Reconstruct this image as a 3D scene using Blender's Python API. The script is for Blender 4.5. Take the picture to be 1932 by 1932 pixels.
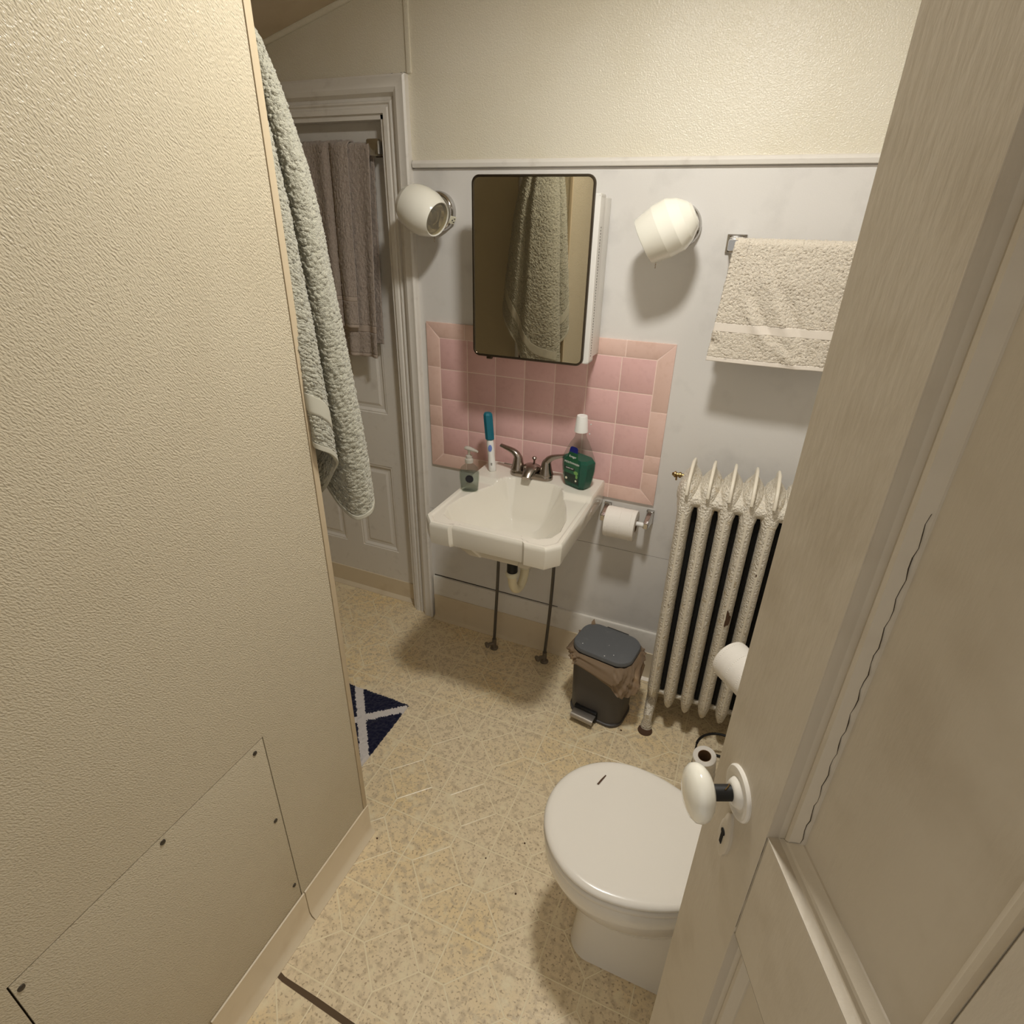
import bpy, bmesh, math, random
import numpy as np
from mathutils import Vector, Matrix
random.seed(7); RNG = np.random.RandomState(7)
for o in list(bpy.data.objects): bpy.data.objects.remove(o)
S = bpy.context.scene
COL = S.collection
PI = math.pi

# ------------------------------------------------------------------ camera, world, light, exposure
cd = bpy.data.cameras.new('camera'); cam = bpy.data.objects.new('camera', cd); COL.objects.link(cam)
cd.sensor_fit = 'HORIZONTAL'; cd.sensor_width = 36.0; cd.lens = 20.176; cd.clip_start = 0.02
cam.matrix_world = Matrix(((0.920241, -0.194469, 0.339615, 1.04606), (0.390843, 0.412456, -0.822874, -1.83172),
                           (0.019947, 0.889979, 0.455566, 1.61954), (0, 0, 0, 1)))
S.camera = cam
W = bpy.data.worlds.new('world'); S.world = W; W.use_nodes = True
W.node_tree.nodes['Background'].inputs[0].default_value = (1.0, 0.96, 0.90, 1)
W.node_tree.nodes['Background'].inputs[1].default_value = 0.54      # ambient fill added to lift the shadows, entering by the open doorway
S.view_settings.view_transform = 'Standard'; S.view_settings.look = 'None'
S.view_settings.gamma = 1; S.view_settings.use_curve_mapping = False
S.view_settings.exposure = 0.08
LAMP = Vector((0.82, -0.86, 2.345)); LAMP_R = 0.085; LAMP_STRENGTH = 214.0; LAMP_COLOR = (1.0, 0.985, 0.94, 1)

# ------------------------------------------------------------------ materials
def lin(c):
    return tuple(((v/255/12.92) if v/255 <= 0.04045 else ((v/255+0.055)/1.055)**2.4) for v in c)
def mat(name, color, rough=0.5, metal=0.0, spec=0.5, bump=None, mottle=None, trans=0.0, ior=1.45, coat=0.0, sheen=0.0, stretch=None):
    """bump=(scale, strength, distance[, detail]); mottle=(scale, second colour, lo, hi)"""
    m = bpy.data.materials.new(name); m.use_nodes = True
    nt = m.node_tree; b = nt.nodes['Principled BSDF']
    b.inputs['Base Color'].default_value = (*lin(color), 1)
    b.inputs['Roughness'].default_value = rough; b.inputs['Metallic'].default_value = metal
    b.inputs['Specular IOR Level'].default_value = spec; b.inputs['IOR'].default_value = ior
    b.inputs['Transmission Weight'].default_value = trans; b.inputs['Coat Weight'].default_value = coat
    b.inputs['Sheen Weight'].default_value = sheen
    tc = nt.nodes.new('ShaderNodeTexCoord'); src = tc.outputs['Object']
    if stretch:
        if len(stretch) > 3:
            vr = nt.nodes.new('ShaderNodeVectorRotate'); vr.inputs['Axis'].default_value = stretch[3]; vr.inputs['Angle'].default_value = math.radians(stretch[4])
            nt.links.new(src, vr.inputs['Vector']); src = vr.outputs['Vector']
        mp = nt.nodes.new('ShaderNodeMapping'); mp.inputs['Scale'].default_value = stretch[:3]
        nt.links.new(src, mp.inputs['Vector']); src = mp.outputs['Vector']
    if bump:
        n = nt.nodes.new('ShaderNodeTexNoise'); n.inputs['Scale'].default_value = bump[0]
        n.inputs['Detail'].default_value = bump[3] if len(bump) > 3 else 3
        bp = nt.nodes.new('ShaderNodeBump'); bp.inputs['Strength'].default_value = bump[1]; bp.inputs['Distance'].default_value = bump[2]
        nt.links.new(src, n.inputs['Vector']); nt.links.new(n.outputs['Fac'], bp.inputs['Height']); nt.links.new(bp.outputs['Normal'], b.inputs['Normal'])
    if mottle:
        prev = (*lin(color), 1)
        for k, (sc, c2, lo, hi) in enumerate(mottle if isinstance(mottle, list) else [mottle]):
            n = nt.nodes.new('ShaderNodeTexNoise'); n.inputs['Scale'].default_value = sc; n.inputs['Detail'].default_value = 5
            r = nt.nodes.new('ShaderNodeMapRange'); r.inputs['From Min'].default_value = lo; r.inputs['From Max'].default_value = hi
            mx = nt.nodes.new('ShaderNodeMix'); mx.data_type = 'RGBA'
            nt.links.new(tc.outputs['Object'], n.inputs['Vector']); nt.links.new(n.outputs['Fac'], r.inputs['Value']); nt.links.new(r.outputs['Result'], mx.inputs['Factor'])
            if isinstance(prev, tuple): mx.inputs['A'].default_value = prev
            else: nt.links.new(prev, mx.inputs['A'])
            mx.inputs['B'].default_value = (*lin(c2), 1); prev = mx.outputs['Result']
        nt.links.new(prev, b.inputs['Base Color'])
    return m
def clear_mat(name, tint, clear=0.8, rough=0.05, body=None):
    m = bpy.data.materials.new(name); m.use_nodes = True; nt = m.node_tree
    b = nt.nodes['Principled BSDF']; b.inputs['Base Color'].default_value = (*lin(body or tint), 1); b.inputs['Roughness'].default_value = rough
    t = nt.nodes.new('ShaderNodeBsdfTransparent'); t.inputs[0].default_value = (*lin(tint), 1)
    mx = nt.nodes.new('ShaderNodeMixShader'); mx.inputs[0].default_value = clear
    nt.links.new(b.outputs[0], mx.inputs[1]); nt.links.new(t.outputs[0], mx.inputs[2]); nt.links.new(mx.outputs[0], nt.nodes['Material Output'].inputs[0])
    return m
def emit_mat(name, color, strength):
    m = bpy.data.materials.new(name); m.use_nodes = True; b = m.node_tree.nodes['Principled BSDF']
    b.inputs['Base Color'].default_value = (.8, .8, .8, 1)
    b.inputs['Emission Color'].default_value = color; b.inputs['Emission Strength'].default_value = strength
    return m

M = {}
M['wall_paint'] = mat('white_wall_paint', (226, 222, 216), .42, bump=(260, .12, .002), mottle=(9, (214, 210, 204), .55, .75))
M['panel_tex'] = mat('embossed_wallboard', (204, 192, 167), .26, spec=.34, bump=(430, .9, .0026, 1.0), mottle=(3, (197, 184, 158), .5, .8), stretch=(1, 1, .5, (1, 0, 0), -35.4))
M['plaster_tex'] = mat('embossed_cream_board', (232, 224, 204), .27, spec=.55, bump=(300, .7, .0024, 1.5), mottle=(4, (228, 219, 196), .45, .7))
M['ceiling'] = mat('ceiling_paint', (205, 188, 160), .7, bump=(90, .15, .002), mottle=(5, (190, 170, 140), .5, .75))
M['trim'] = mat('white_trim_paint', (232, 226, 216), .35, bump=(120, .12, .001), mottle=(25, (220, 213, 202), .58, .75))
M['door_paint'] = mat('off_white_door_paint', (200, 189, 170), .42, bump=(140, .35, .0015, 4), mottle=(14, (190, 178, 158), .5, .75), stretch=(1, 1, .25))
M['tan_trim'] = mat('tan_edge_trim', (196, 178, 148), .4)
M['gap'] = mat('dark_gap', (52, 42, 32), .9)
M['seam'] = mat('seam_dirt', (96, 78, 58), .9)
M['vinyl_base'] = mat('pinkish_vinyl_baseboard', (226, 210, 182), .35, bump=(60, .1, .001), mottle=(12, (216, 198, 168), .55, .8))
M['floor'] = mat('beige_sheet_vinyl', (236, 218, 184), .28, spec=.5, bump=(180, .22, .0012, 2),
                 mottle=[(2.6, (238, 213, 163), .45, .66), (55, (212, 193, 160), .48, .64), (150, (182, 160, 128), .56, .66), (26, (240, 225, 190), .56, .7)])
M['floor_line'] = mat('pale_vinyl_line', (244, 230, 196), .28)
M['chrome'] = mat('chrome', (200, 198, 195), .12, 1.0)
M['steel'] = mat('satin_steel', (190, 184, 176), .32, 1.0)
M['nickel'] = mat('brushed_nickel', (165, 155, 145), .26, 1.0)
M['mirror'] = mat('mirror_glass', (204, 198, 182), .015, 1.0)
M['frame_metal'] = mat('dark_steel_frame', (96, 88, 78), .3, 1.0)
M['cab_white'] = mat('white_enamel', (232, 228, 220), .3)
M['porcelain'] = mat('porcelain', (234, 228, 214), .12, spec=.6, coat=.4)
M['toilet'] = mat('toilet_porcelain', (230, 225, 215), .12, spec=.6, coat=.3)
M['toilet_seat'] = mat('toilet_plastic', (228, 222, 211), .2, spec=.5)
M['milk_glass'] = mat('milk_glass', (240, 236, 222), .12, spec=.6, coat=.5)
M['bulb_glass'] = clear_mat('lens_glass', (235, 230, 216), .88, .02)
M['pink'] = mat('pink_tile', (229, 185, 180), .22, spec=.5, mottle=(60, (223, 178, 173), .5, .75))
M['pink_trim'] = mat('peach_pink_trim_tile', (232, 198, 184), .25, spec=.5, mottle=(60, (226, 190, 175), .5, .75))
M['grout'] = mat('tile_grout', (246, 218, 206), .8)
M['radiator'] = mat('old_radiator_paint', (228, 219, 202), .38, bump=(150, 1.0, .009, 2), mottle=[(30, (206, 186, 150), .6, .75), (70, (160, 110, 66), .735, .8)])
M['radiator_fin'] = mat('radiator_paint_smooth', (228, 219, 200), .4, bump=(60, .2, .002))
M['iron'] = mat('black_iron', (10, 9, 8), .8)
M['rust'] = mat('chipped_rust', (82, 58, 40), .8, bump=(200, .4, .001))
M['brass'] = mat('aged_brass', (150, 124, 80), .3, 1.0)
M['bin'] = mat('grey_bin_plastic', (76, 72, 69), .45, bump=(500, .08, .0005))
M['bin_lid'] = mat('blue_grey_lid_plastic', (98, 100, 102), .42, bump=(300, .12, .0005), mottle=(40, (110, 112, 113), .6, .8))
M['black'] = mat('black_plastic', (18, 17, 16), .35)
M['bag'] = clear_mat('brown_bag_plastic', (176, 152, 126), .38, .16)
M['paper'] = mat('tissue_paper', (242, 236, 226), .85, bump=(220, .35, .001))
M['card'] = mat('cardboard_core', (150, 120, 90), .9)
M['terry_sage'] = mat('sage_terry', (182, 178, 160), .95, sheen=.3, spec=.1, bump=(420, .8, .004, 2), mottle=(260, (148, 144, 127), .5, .7))
M['band_sage'] = mat('sage_woven_band', (184, 180, 164), .8, spec=.2, bump=(900, .3, .0008))
M['terry_beige'] = mat('beige_terry', (228, 217, 199), .95, sheen=.3, spec=.1, bump=(420, .8, .004, 2), mottle=(260, (210, 196, 174), .52, .7))
M['band_beige'] = mat('beige_woven_band', (230, 220, 206), .8, spec=.2, bump=(900, .3, .0008))
M['terry_taupe'] = mat('taupe_terry', (178, 163, 150), .95, sheen=.3, spec=.1, bump=(420, .8, .004, 2), mottle=(200, (160, 144, 131), .5, .7))
M['band_taupe'] = mat('taupe_woven_band', (180, 164, 150), .8, spec=.2, bump=(900, .3, .0008))
M['navy'] = mat('navy_pile', (22, 24, 52), .95, sheen=.2, spec=.1, bump=(500, .7, .004))
M['white_pile'] = mat('white_pile', (226, 218, 212), .95, sheen=.2, spec=.1, bump=(500, .7, .004))
M['shower_glass'] = mat('obscured_shower_glass', (204, 194, 168), .35, trans=.1, bump=(140, .2, .002))
M['grey_glass'] = mat('marbled_grey_panel', (160, 160, 144), .3, mottle=(14, (118, 118, 104), .48, .62))
M['plastic_white'] = mat('white_plastic', (240, 238, 232), .35)
M['plastic_ivory'] = mat('ivory_plastic', (232, 226, 200), .4)
M['teal_cap'] = mat('teal_plastic', (14, 104, 122), .3)
M['blue_button'] = mat('blue_button', (116, 140, 205), .4)
M['dark_blue'] = mat('navy_label', (24, 32, 110), .4)
M['label_green'] = mat('green_label', (30, 92, 58), .4, mottle=(18, (20, 72, 48), .45, .65))
M['label_dark'] = mat('dark_green_label', (14, 40, 26), .4)
M['leaf'] = mat('pale_green_print', (120, 170, 90), .4)
M['liquid'] = mat('teal_mouthwash', (6, 122, 98), .1, trans=.45, ior=1.33)
M['clear'] = clear_mat('clear_plastic', (242, 244, 240), .88, .04, (120, 122, 118))
M['pump'] = clear_mat('cloudy_pump_plastic', (226, 222, 212), .45, .2)
M['soap'] = clear_mat('clear_soap_gel', (228, 232, 228), .90, .06, (190, 196, 192))
M['soap_label'] = mat('black_label', (20, 20, 30), .35)
M['pipe'] = mat('grey_supply_pipe', (98, 94, 88), .4, .6)
M['valve'] = mat('dusty_valve_metal', (128, 118, 104), .6, .5, bump=(150, .4, .002))
M['pvc'] = mat('yellowed_pvc', (236, 224, 190), .4)
M['rubber'] = mat('black_rubber', (22, 21, 20), .5)
M['screw'] = mat('dull_screw', (84, 78, 70), .45, .7)
M['smudge'] = mat('grey_smudge', (120, 110, 94), .8)
M['hall'] = mat('hall_paint', (190, 178, 160), .7)
M['lamp'] = emit_mat('glowing_globe', LAMP_COLOR, LAMP_STRENGTH)

# ------------------------------------------------------------------ builders
ORG = {}
def link(name, me, m, parent=None, smooth=False, world_origin=None):
    if m is not None and len(me.materials) == 0: me.materials.append(m)
    if smooth:
        me.polygons.foreach_set('use_smooth', [True]*len(me.polygons))
    o = bpy.data.objects.new(name, me); COL.objects.link(o)
    if parent is not None:
        org = ORG[parent.name]; o.parent = parent
    else:
        co = np.empty(len(me.vertices)*3); me.vertices.foreach_get('co', co); co = co.reshape(-1, 3)
        mn, mx = co.min(0), co.max(0); org = Vector(((mn[0]+mx[0])/2, (mn[1]+mx[1])/2, mn[2])) if world_origin is None else Vector(world_origin)
        o.location = org
    ORG[o.name] = org
    me.transform(Matrix.Translation(-org)); me.update()
    return o
def mesh(name, v, f, m, parent=None, smooth=False):
    me = bpy.data.meshes.new(name); me.from_pydata([tuple(map(float, p)) for p in v], [], [tuple(map(int, q)) for q in f]); me.update()
    return link(name, me, m, parent, smooth)
def bmobj(name, bm, m, parent=None, smooth=False, angle=None):
    me = bpy.data.meshes.new(name); bmesh.ops.recalc_face_normals(bm, faces=bm.faces[:]); bm.to_mesh(me); bm.free()
    o = link(name, me, m, parent, smooth or angle is not None)
    if angle is not None: me.set_sharp_from_angle(angle=math.radians(angle))
    return o
def add_box(bm, x0, x1, y0, y1, z0, z1, bevel=0, seg=2, mtx=None):
    t = bmesh.new(); bmesh.ops.create_cube(t, size=1)
    for v in t.verts: v.co = Vector((x0+(v.co.x+.5)*(x1-x0), y0+(v.co.y+.5)*(y1-y0), z0+(v.co.z+.5)*(z1-z0)))
    if bevel: bmesh.ops.bevel(t, geom=t.edges[:], offset=bevel, segments=seg, affect='EDGES', profile=.6)
    if mtx is not None: bmesh.ops.transform(t, matrix=mtx, verts=t.verts[:])
    merge(bm, t)
def merge(bm, t):
    mp = {}
    for v in t.verts: mp[v] = bm.verts.new(v.co)
    for f in t.faces:
        try: bm.faces.new([mp[v] for v in f.verts])
        except ValueError: pass
    t.free()
def box(name, x0, x1, y0, y1, z0, z1, m, parent=None, bevel=0, seg=2, mtx=None):
    bm = bmesh.new(); add_box(bm, x0, x1, y0, y1, z0, z1, bevel, seg, mtx)
    return bmobj(name, bm, m, parent, angle=35 if bevel else None)
def basis(origin, axis, up=(0, 0, 1)):
    a = Vector(axis).normalized(); u = Vector(up)
    if abs(a.dot(u)) > .98: u = Vector((1, 0, 0))
    x = u.cross(a).normalized(); y = a.cross(x)
    return Matrix(((x.x, y.x, a.x, origin[0]), (x.y, y.y, a.y, origin[1]), (x.z, y.z, a.z, origin[2]), (0, 0, 0, 1)))
def add_lathe(bm, prof, mtx, n=32, sx=1, sy=1):
    """prof: (radius, axial); closed with caps when radius > 0 at the ends"""
    rings = []
    for r, z in prof:
        if r < 1e-6: rings.append([bm.verts.new(mtx @ Vector((0, 0, z)))])
        else: rings.append([bm.verts.new(mtx @ Vector((r*math.cos(2*PI*k/n)*sx, r*math.sin(2*PI*k/n)*sy, z))) for k in range(n)])
    for a, b in zip(rings, rings[1:]):
        for k in range(n):
            k2 = (k+1) % n
            if len(a) == 1 and len(b) == 1: continue
            if len(a) == 1: bm.faces.new((a[0], b[k], b[k2]))
            elif len(b) == 1: bm.faces.new((a[k2], a[k], b[0]))
            else: bm.faces.new((a[k], b[k], b[k2], a[k2]))
    if len(rings[0]) > 1: bm.faces.new(rings[0][::-1])
    if len(rings[-1]) > 1: bm.faces.new(rings[-1])
def lathe(name, prof, origin, axis, m, parent=None, n=32, angle=40, sx=1, sy=1, up=(0, 0, 1)):
    bm = bmesh.new(); add_lathe(bm, prof, basis(origin, axis, up), n, sx, sy)
    return bmobj(name, bm, m, parent, angle=angle)
def add_tube(bm, pts, r, n=10, radii=None):
    pts = [Vector(p) for p in pts]; rings = []; prev = None
    for i, p in enumerate(pts):
        t = (pts[min(i+1, len(pts)-1)]-pts[max(i-1, 0)]).normalized()
        if prev is None: u = t.orthogonal().normalized()
        else: u = (prev-t*prev.dot(t)).normalized()
        prev = u; w = t.cross(u); rr = radii[i] if radii else r
        rings.append([bm.verts.new(p+u*rr*math.cos(2*PI*k/n)+w*rr*math.sin(2*PI*k/n)) for k in range(n)])
    for a, b in zip(rings, rings[1:]):
        for k in range(n): bm.faces.new((a[k], a[(k+1) % n], b[(k+1) % n], b[k]))
    bm.faces.new(rings[0][::-1]); bm.faces.new(rings[-1])
def tube(name, pts, r, m, parent=None, n=10, radii=None):
    bm = bmesh.new(); add_tube(bm, pts, r, n, radii); return bmobj(name, bm, m, parent, angle=50)
def bez(p0, p1, p2, p3, n=14):
    P = [Vector(p) for p in (p0, p1, p2, p3)]
    return [P[0]*(1-t)**3+P[1]*3*t*(1-t)**2+P[2]*3*t*t*(1-t)+P[3]*t**3 for t in [k/n for k in range(n+1)]]
def loft(name, rings, m, parent=None, cap=(True, True), angle=40, smooth=False):
    v = []; f = []; n = len(rings[0])
    for r in rings: v += [tuple(p) for p in r]
    for i in range(len(rings)-1):
        for k in range(n):
            k2 = (k+1) % n; f.append((i*n+k, i*n+k2, (i+1)*n+k2, (i+1)*n+k))
    if cap[0]: f.append(tuple(range(n))[::-1])
    if cap[1]: f.append(tuple((len(rings)-1)*n+k for k in range(n)))
    bm = bmesh.new(); bv = [bm.verts.new(p) for p in v]
    for q in f: bm.faces.new([bv[i] for i in q])
    return bmobj(name, bm, m, parent, angle=None if smooth else angle, smooth=smooth)
def prism(name, poly, z0, z1, m, parent=None, bevel=0, axis='z', seg=2):
    """extrude a 2-D polygon; axis y maps (u,v)->(u, z?, v)"""
    bm = bmesh.new()
    def P(u, v, w): return (u, v, w) if axis == 'z' else ((u, w, v) if axis == 'y' else (w, u, v))
    a = [bm.verts.new(P(u, v, z0)) for u, v in poly]; b = [bm.verts.new(P(u, v, z1)) for u, v in poly]
    n = len(poly)
    bm.faces.new(a[::-1]); bm.faces.new(b)
    for k in range(n): bm.faces.new((a[k], a[(k+1) % n], b[(k+1) % n], b[k]))
    bmesh.ops.recalc_face_normals(bm, faces=bm.faces[:])
    if bevel: bmesh.ops.bevel(bm, geom=bm.edges[:], offset=bevel, segments=seg, affect='EDGES', profile=.6)
    return bmobj(name, bm, m, parent, angle=35)
def rrect(x0, x1, y0, y1, r, n=6):
    out = []
    for cx, cy, a in ((x1-r, y1-r, 0), (x0+r, y1-r, 90), (x0+r, y0+r, 180), (x1-r, y0+r, 270)):
        for k in range(n+1):
            t = math.radians(a+90*k/n); out.append((cx+r*math.cos(t), cy+r*math.sin(t)))
    return out
def thing(name, loc, label=None, cat=None, group=None, kind=None):
    o = bpy.data.objects.new(name, None); COL.objects.link(o); o.location = loc; o.empty_display_size = .05
    ORG[o.name] = Vector(loc); tag(o, label, cat, group, kind); return o
def tag(o, label=None, cat=None, group=None, kind=None):
    if label: o['label'] = label
    if cat: o['category'] = cat
    if group: o['group'] = group
    if kind: o['kind'] = kind
    return o
def structure(o): o['kind'] = 'structure'; return o
def grid_mesh(name, P, m, parent=None, rows=None, closed_u=False):
    """P: (nv, nu, 3) array of points; rows=(a,b) uses only that row range"""
    if rows: P = P[rows[0]:rows[1]+1]
    nv, nu = P.shape[:2]; idx = np.arange(nv*nu).reshape(nv, nu)
    if closed_u: idx = np.concatenate([idx, idx[:, :1]], 1)
    f = np.stack([idx[:-1, :-1], idx[:-1, 1:], idx[1:, 1:], idx[1:, :-1]], -1).reshape(-1, 4)
    me = bpy.data.meshes.new(name); me.from_pydata(P.reshape(-1, 3).tolist(), [], f.tolist()); me.update()
    return link(name, me, m, parent, smooth=True)
def normals(P):
    du = np.gradient(P, axis=1); dv = np.gradient(P, axis=0); n = np.cross(du, dv)
    return n/np.maximum(np.linalg.norm(n, axis=2, keepdims=True), 1e-9)
def sstep(a, b, x):
    t = np.clip((x-a)/(b-a), 0, 1); return t*t*(3-2*t)
def text(name, body, size, mtx, m, parent):
    cu = bpy.data.curves.new(name, 'FONT'); cu.body = body; cu.size = size; cu.align_x = 'CENTER'; cu.align_y = 'CENTER'; cu.extrude = .0002
    t = bpy.data.objects.new(name+'_src', cu); COL.objects.link(t); bpy.context.view_layer.update()
    me = bpy.data.meshes.new_from_object(t.evaluated_get(bpy.context.evaluated_depsgraph_get()))
    bpy.data.objects.remove(t); me.transform(mtx); me.materials.clear()
    return link(name, me, m, parent)

# ================================================================== SETTING
XR = 1.50; YF = -2.02
# ---- floor with its embossed line pattern
fl = structure(box('floor', -1.02, XR, YF-.9, .12, -.02, 0, M['floor']))
def strips(segs, w, z0, z1):
    v = []; f = []
    for (a, b) in segs:
        a = Vector((*a, 0)); b = Vector((*b, 0)); d = (b-a).normalized(); n = Vector((-d.y, d.x, 0))*w/2; k = len(v)
        v += [(*(a+n*1.6).xy, z0), (*(b+n*1.6).xy, z0), (*(b-n*1.6).xy, z0), (*(a-n*1.6).xy, z0), (*(a+n*.5).xy, z1), (*(b+n*.5).xy, z1), (*(b-n*.5).xy, z1), (*(a-n*.5).xy, z1)]
        f += [(k+4, k+7, k+6, k+5), (k, k+4, k+5, k+1), (k+2, k+6, k+7, k+3)]
    return v, f
PX, X0, PY, Y0 = .2255, .3935, .2255, -.9005
segs = []
i0, i1, j0, j1 = -6, 5, -7, 4
for i in range(i0, i1+1):
    x = X0+i*PX
    if -1.0 < x < XR: segs.append(((x, YF), (x, 0)))
for j in range(j0, j1+1):
    y = Y0+j*PY
    if YF < y < -.02: segs.append(((-1.0, y), (XR, y)))
for i in range(i0, i1):
    for j in range(j0, j1):
        cx, cy = X0+(i+.5)*PX, Y0+(j+.5)*PY; h = .079
        if not (-1 < cx < XR-.1 and YF+.05 < cy < -.08): continue
        q = [(cx-h, cy), (cx, cy+h), (cx+h, cy), (cx, cy-h)]
        segs += [(q[k], q[(k+1) % 4]) for k in range(4)]
        segs += [((cx-PX/2, cy), q[0]), (q[2], (cx+PX/2, cy)), (q[1], (cx, cy+PY/2)), ((cx, cy-PY/2), q[3])]
v, f = strips(segs, .0022, .0001, .0006)
ln = mesh('embossed_line', v, f, M['floor_line'], fl); ln['kind'] = 'stuff'
gapv = [(.262, -1.366, .0008), (.30, -1.3745, .0008), (.40, -1.377, .0008), (.52, -1.383, .0008), (.70, -1.395, .0008), (.70, -1.404, .0008), (.52, -1.3965, .0008), (.40, -1.3905, .0008), (.30, -1.3855, .0008), (.262, -1.379, .0008)]
mesh('floor_seam', gapv, [tuple(range(10))[::-1]], M['seam'], fl)
spk = [(.86, -.315, .004), (.262, -1.02, .004), (.30, -1.0, .003), (.70, -.84, .003), (.73, -.98, .003), (.615, -.925, .0025)]
bm = bmesh.new()
for x, y, r in spk: add_lathe(bm, [(r, .0006), (r*.6, .0022), (0, .0028)], Matrix.Translation((x, y, 0)), 7)
bmobj('crumb', bm, M['rust'], fl)['kind'] = 'stuff'

# ---- back wall: white painted boards below, embossed cream board above
wb = structure(thing('wall_back', (.4, 0, 0)))
box('core', -.12, XR, .012, .06, 0, 2.50, M['gap'], wb)
box('core', -1.02, -.12, .012, .06, 1.96, 2.50, M['hall'], wb)
box('wall_board', -.083, XR, 0, .012, 0, .5452, M['wall_paint'], wb)
box('wall_board', -.083, XR, 0, .012, .5468, 1.753, M['wall_paint'], wb)
box('cream_board', -.0805, XR, -.001, .012, 1.7755, 2.50, M['plaster_tex'], wb)
box('cream_board', -1.02, -.081, -.001, .012, 1.99, 2.50, M['plaster_tex'], wb)
box('seam_strip', -.0795, -.0645, -.007, .012, 1.998, 2.50, M['plaster_tex'], wb, .002)
prism('trim_1', [(-.0, 1.754), (-.012, 1.756), (-.014, 1.766), (-.011, 1.772), (-.004, 1.776), (.01, 1.776), (.01, 1.754)], -.072, XR, M['trim'], None, axis='x')
structure(bpy.data.objects['trim_1'])
# painted wooden skirting and the vinyl strip on it
sk = prism('baseboard_back', [(.002, .1), (-.012, .1), (-.012, .212), (-.009, .2165), (.002, .2165)], -.072, XR, M['trim'], None, axis='x'); structure(sk)
mesh('top_crack', [(-.070, -.0015, .2185), (.50, -.0015, .2185), (.50, -.0002, .2205), (-.070, -.0002, .2225)], [(0, 1, 2, 3)], M['gap'], sk)
def cove(name, pts, m=M['vinyl_base']):
    return prism(name, pts, 0, 1, m)
vb = prism('baseboard_back_vinyl', [(-.0, .126), (-.0165, .124), (-.0165, .022), (-.021, .010), (-.034, .002), (-.034, 0), (-.0, 0)], -.068, 1.46, M['vinyl_base'], None, axis='x'); structure(vb)

# ---- closet door in its moulded casing (door_1)
dz = .045
d1 = structure(thing('door_1', (-.52, dz, 0)))
def casing_profile(): # (outward distance from opening, protrusion towards room)
    return [(.0, .0), (.0, .012), (.014, .012), (.017, .008), (.022, .008), (.026, .014), (.031, .014), (.034, .006), (.042, .006), (.050, .024), (.062, .030), (.078, .028), (.088, .031), (.094, .026), (.094, .0)]
def casing(xl, xr, zt, y, m, parent):
    prof = casing_profile(); rings = []
    for (px, pz, sx, sz) in ((xl, 0, -1, 0), (xl, zt, -1, 1), (xr, zt, 1, 1), (xr, 0, 1, 0)):
        rings.append([(px+sx*o, y-h, pz+sz*o) for o, h in prof])
    loft('casing', rings, m, parent, angle=25)
casing(-.868, -.172, 1.903, 0.004, M['trim'], d1)
box('jamb', -.1865, -.165, .0, .085, 0, 1.9, M['trim'], d1)
box('jamb', -.885, -.855, .0, .085, 0, 1.9, M['trim'], d1)
box('jamb', -.885, -.165, .0, .085, 1.888, 1.915, M['trim'], d1)
def panel_rect(name, x0, x1, z0, z1, fr, m, parent, T=None, raised=True, prof=None):
    """moulding loop sloping from the face into a recessed panel, and the panel itself"""
    prof = prof or [(0, .0), (.003, .003), (.008, .002), (.013, .006), (.018, .010)]
    rings = []
    for t, h in prof: rings.append([(x0+t, h, z0+t), (x1-t, h, z0+t), (x1-t, h, z1-t), (x0+t, h, z1-t)])
    tl, hl = prof[-1]
    if raised:
        for t, h in ((.012, hl), (.022, hl-.004)): rings.append([(x0+tl+t, h, z0+tl+t), (x1-tl-t, h, z0+tl+t), (x1-tl-t, h, z1-tl-t), (x0+tl+t, h, z1-tl-t)])
    rings = [[T(*p) for p in r] for r in rings]
    return loft(name, rings, m, parent, cap=(False, True), angle=20)
rg = np.random.RandomState(4); mv = []; mf = []
for k in range(60):
    x = -.40+.315*k/59; h_ = .0012+.0045*rg.rand()*(.35+.65*k/59); mv += [(x, -.0018, 1.9965), (x, -.0018, 1.9975+h_)]
    if k: mf.append((2*k-2, 2*k, 2*k+1, 2*k-1))
mesh('mildew_edge', mv, mf, M['gap'], d1)
T1 = lambda x, h, z: (x, dz+h, z)
for nm, a in (('stile', (-.282, -.187, 0, 1.888)), ('stile', (-.855, -.758, 0, 1.888)), ('mullion', (-.565, -.475, .25, .67)), ('mullion', (-.565, -.475, .90, 1.755)),
              ('rail', (-.758, -.282, 0, .25)), ('rail', (-.758, -.282, .67, .90)), ('rail', (-.758, -.282, 1.755, 1.888))):
    box(nm, a[0], a[1], dz, dz+.035, a[2], a[3], M['trim'], d1)
for x0, x1 in ((-.475, -.282), (-.758, -.565)):
    for z0, z1 in ((.25, .67), (.90, 1.755)): panel_rect('door_panel', x0, x1, z0, z1, 0, M['trim'], d1, T1)
prism('kick_strip', [(dz, .10), (dz-.004, .099), (dz-.004, .016), (dz-.020, .002), (dz-.020, 0), (dz, 0)], -.853, -.189, M['vinyl_base'], d1, axis='x')

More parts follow.
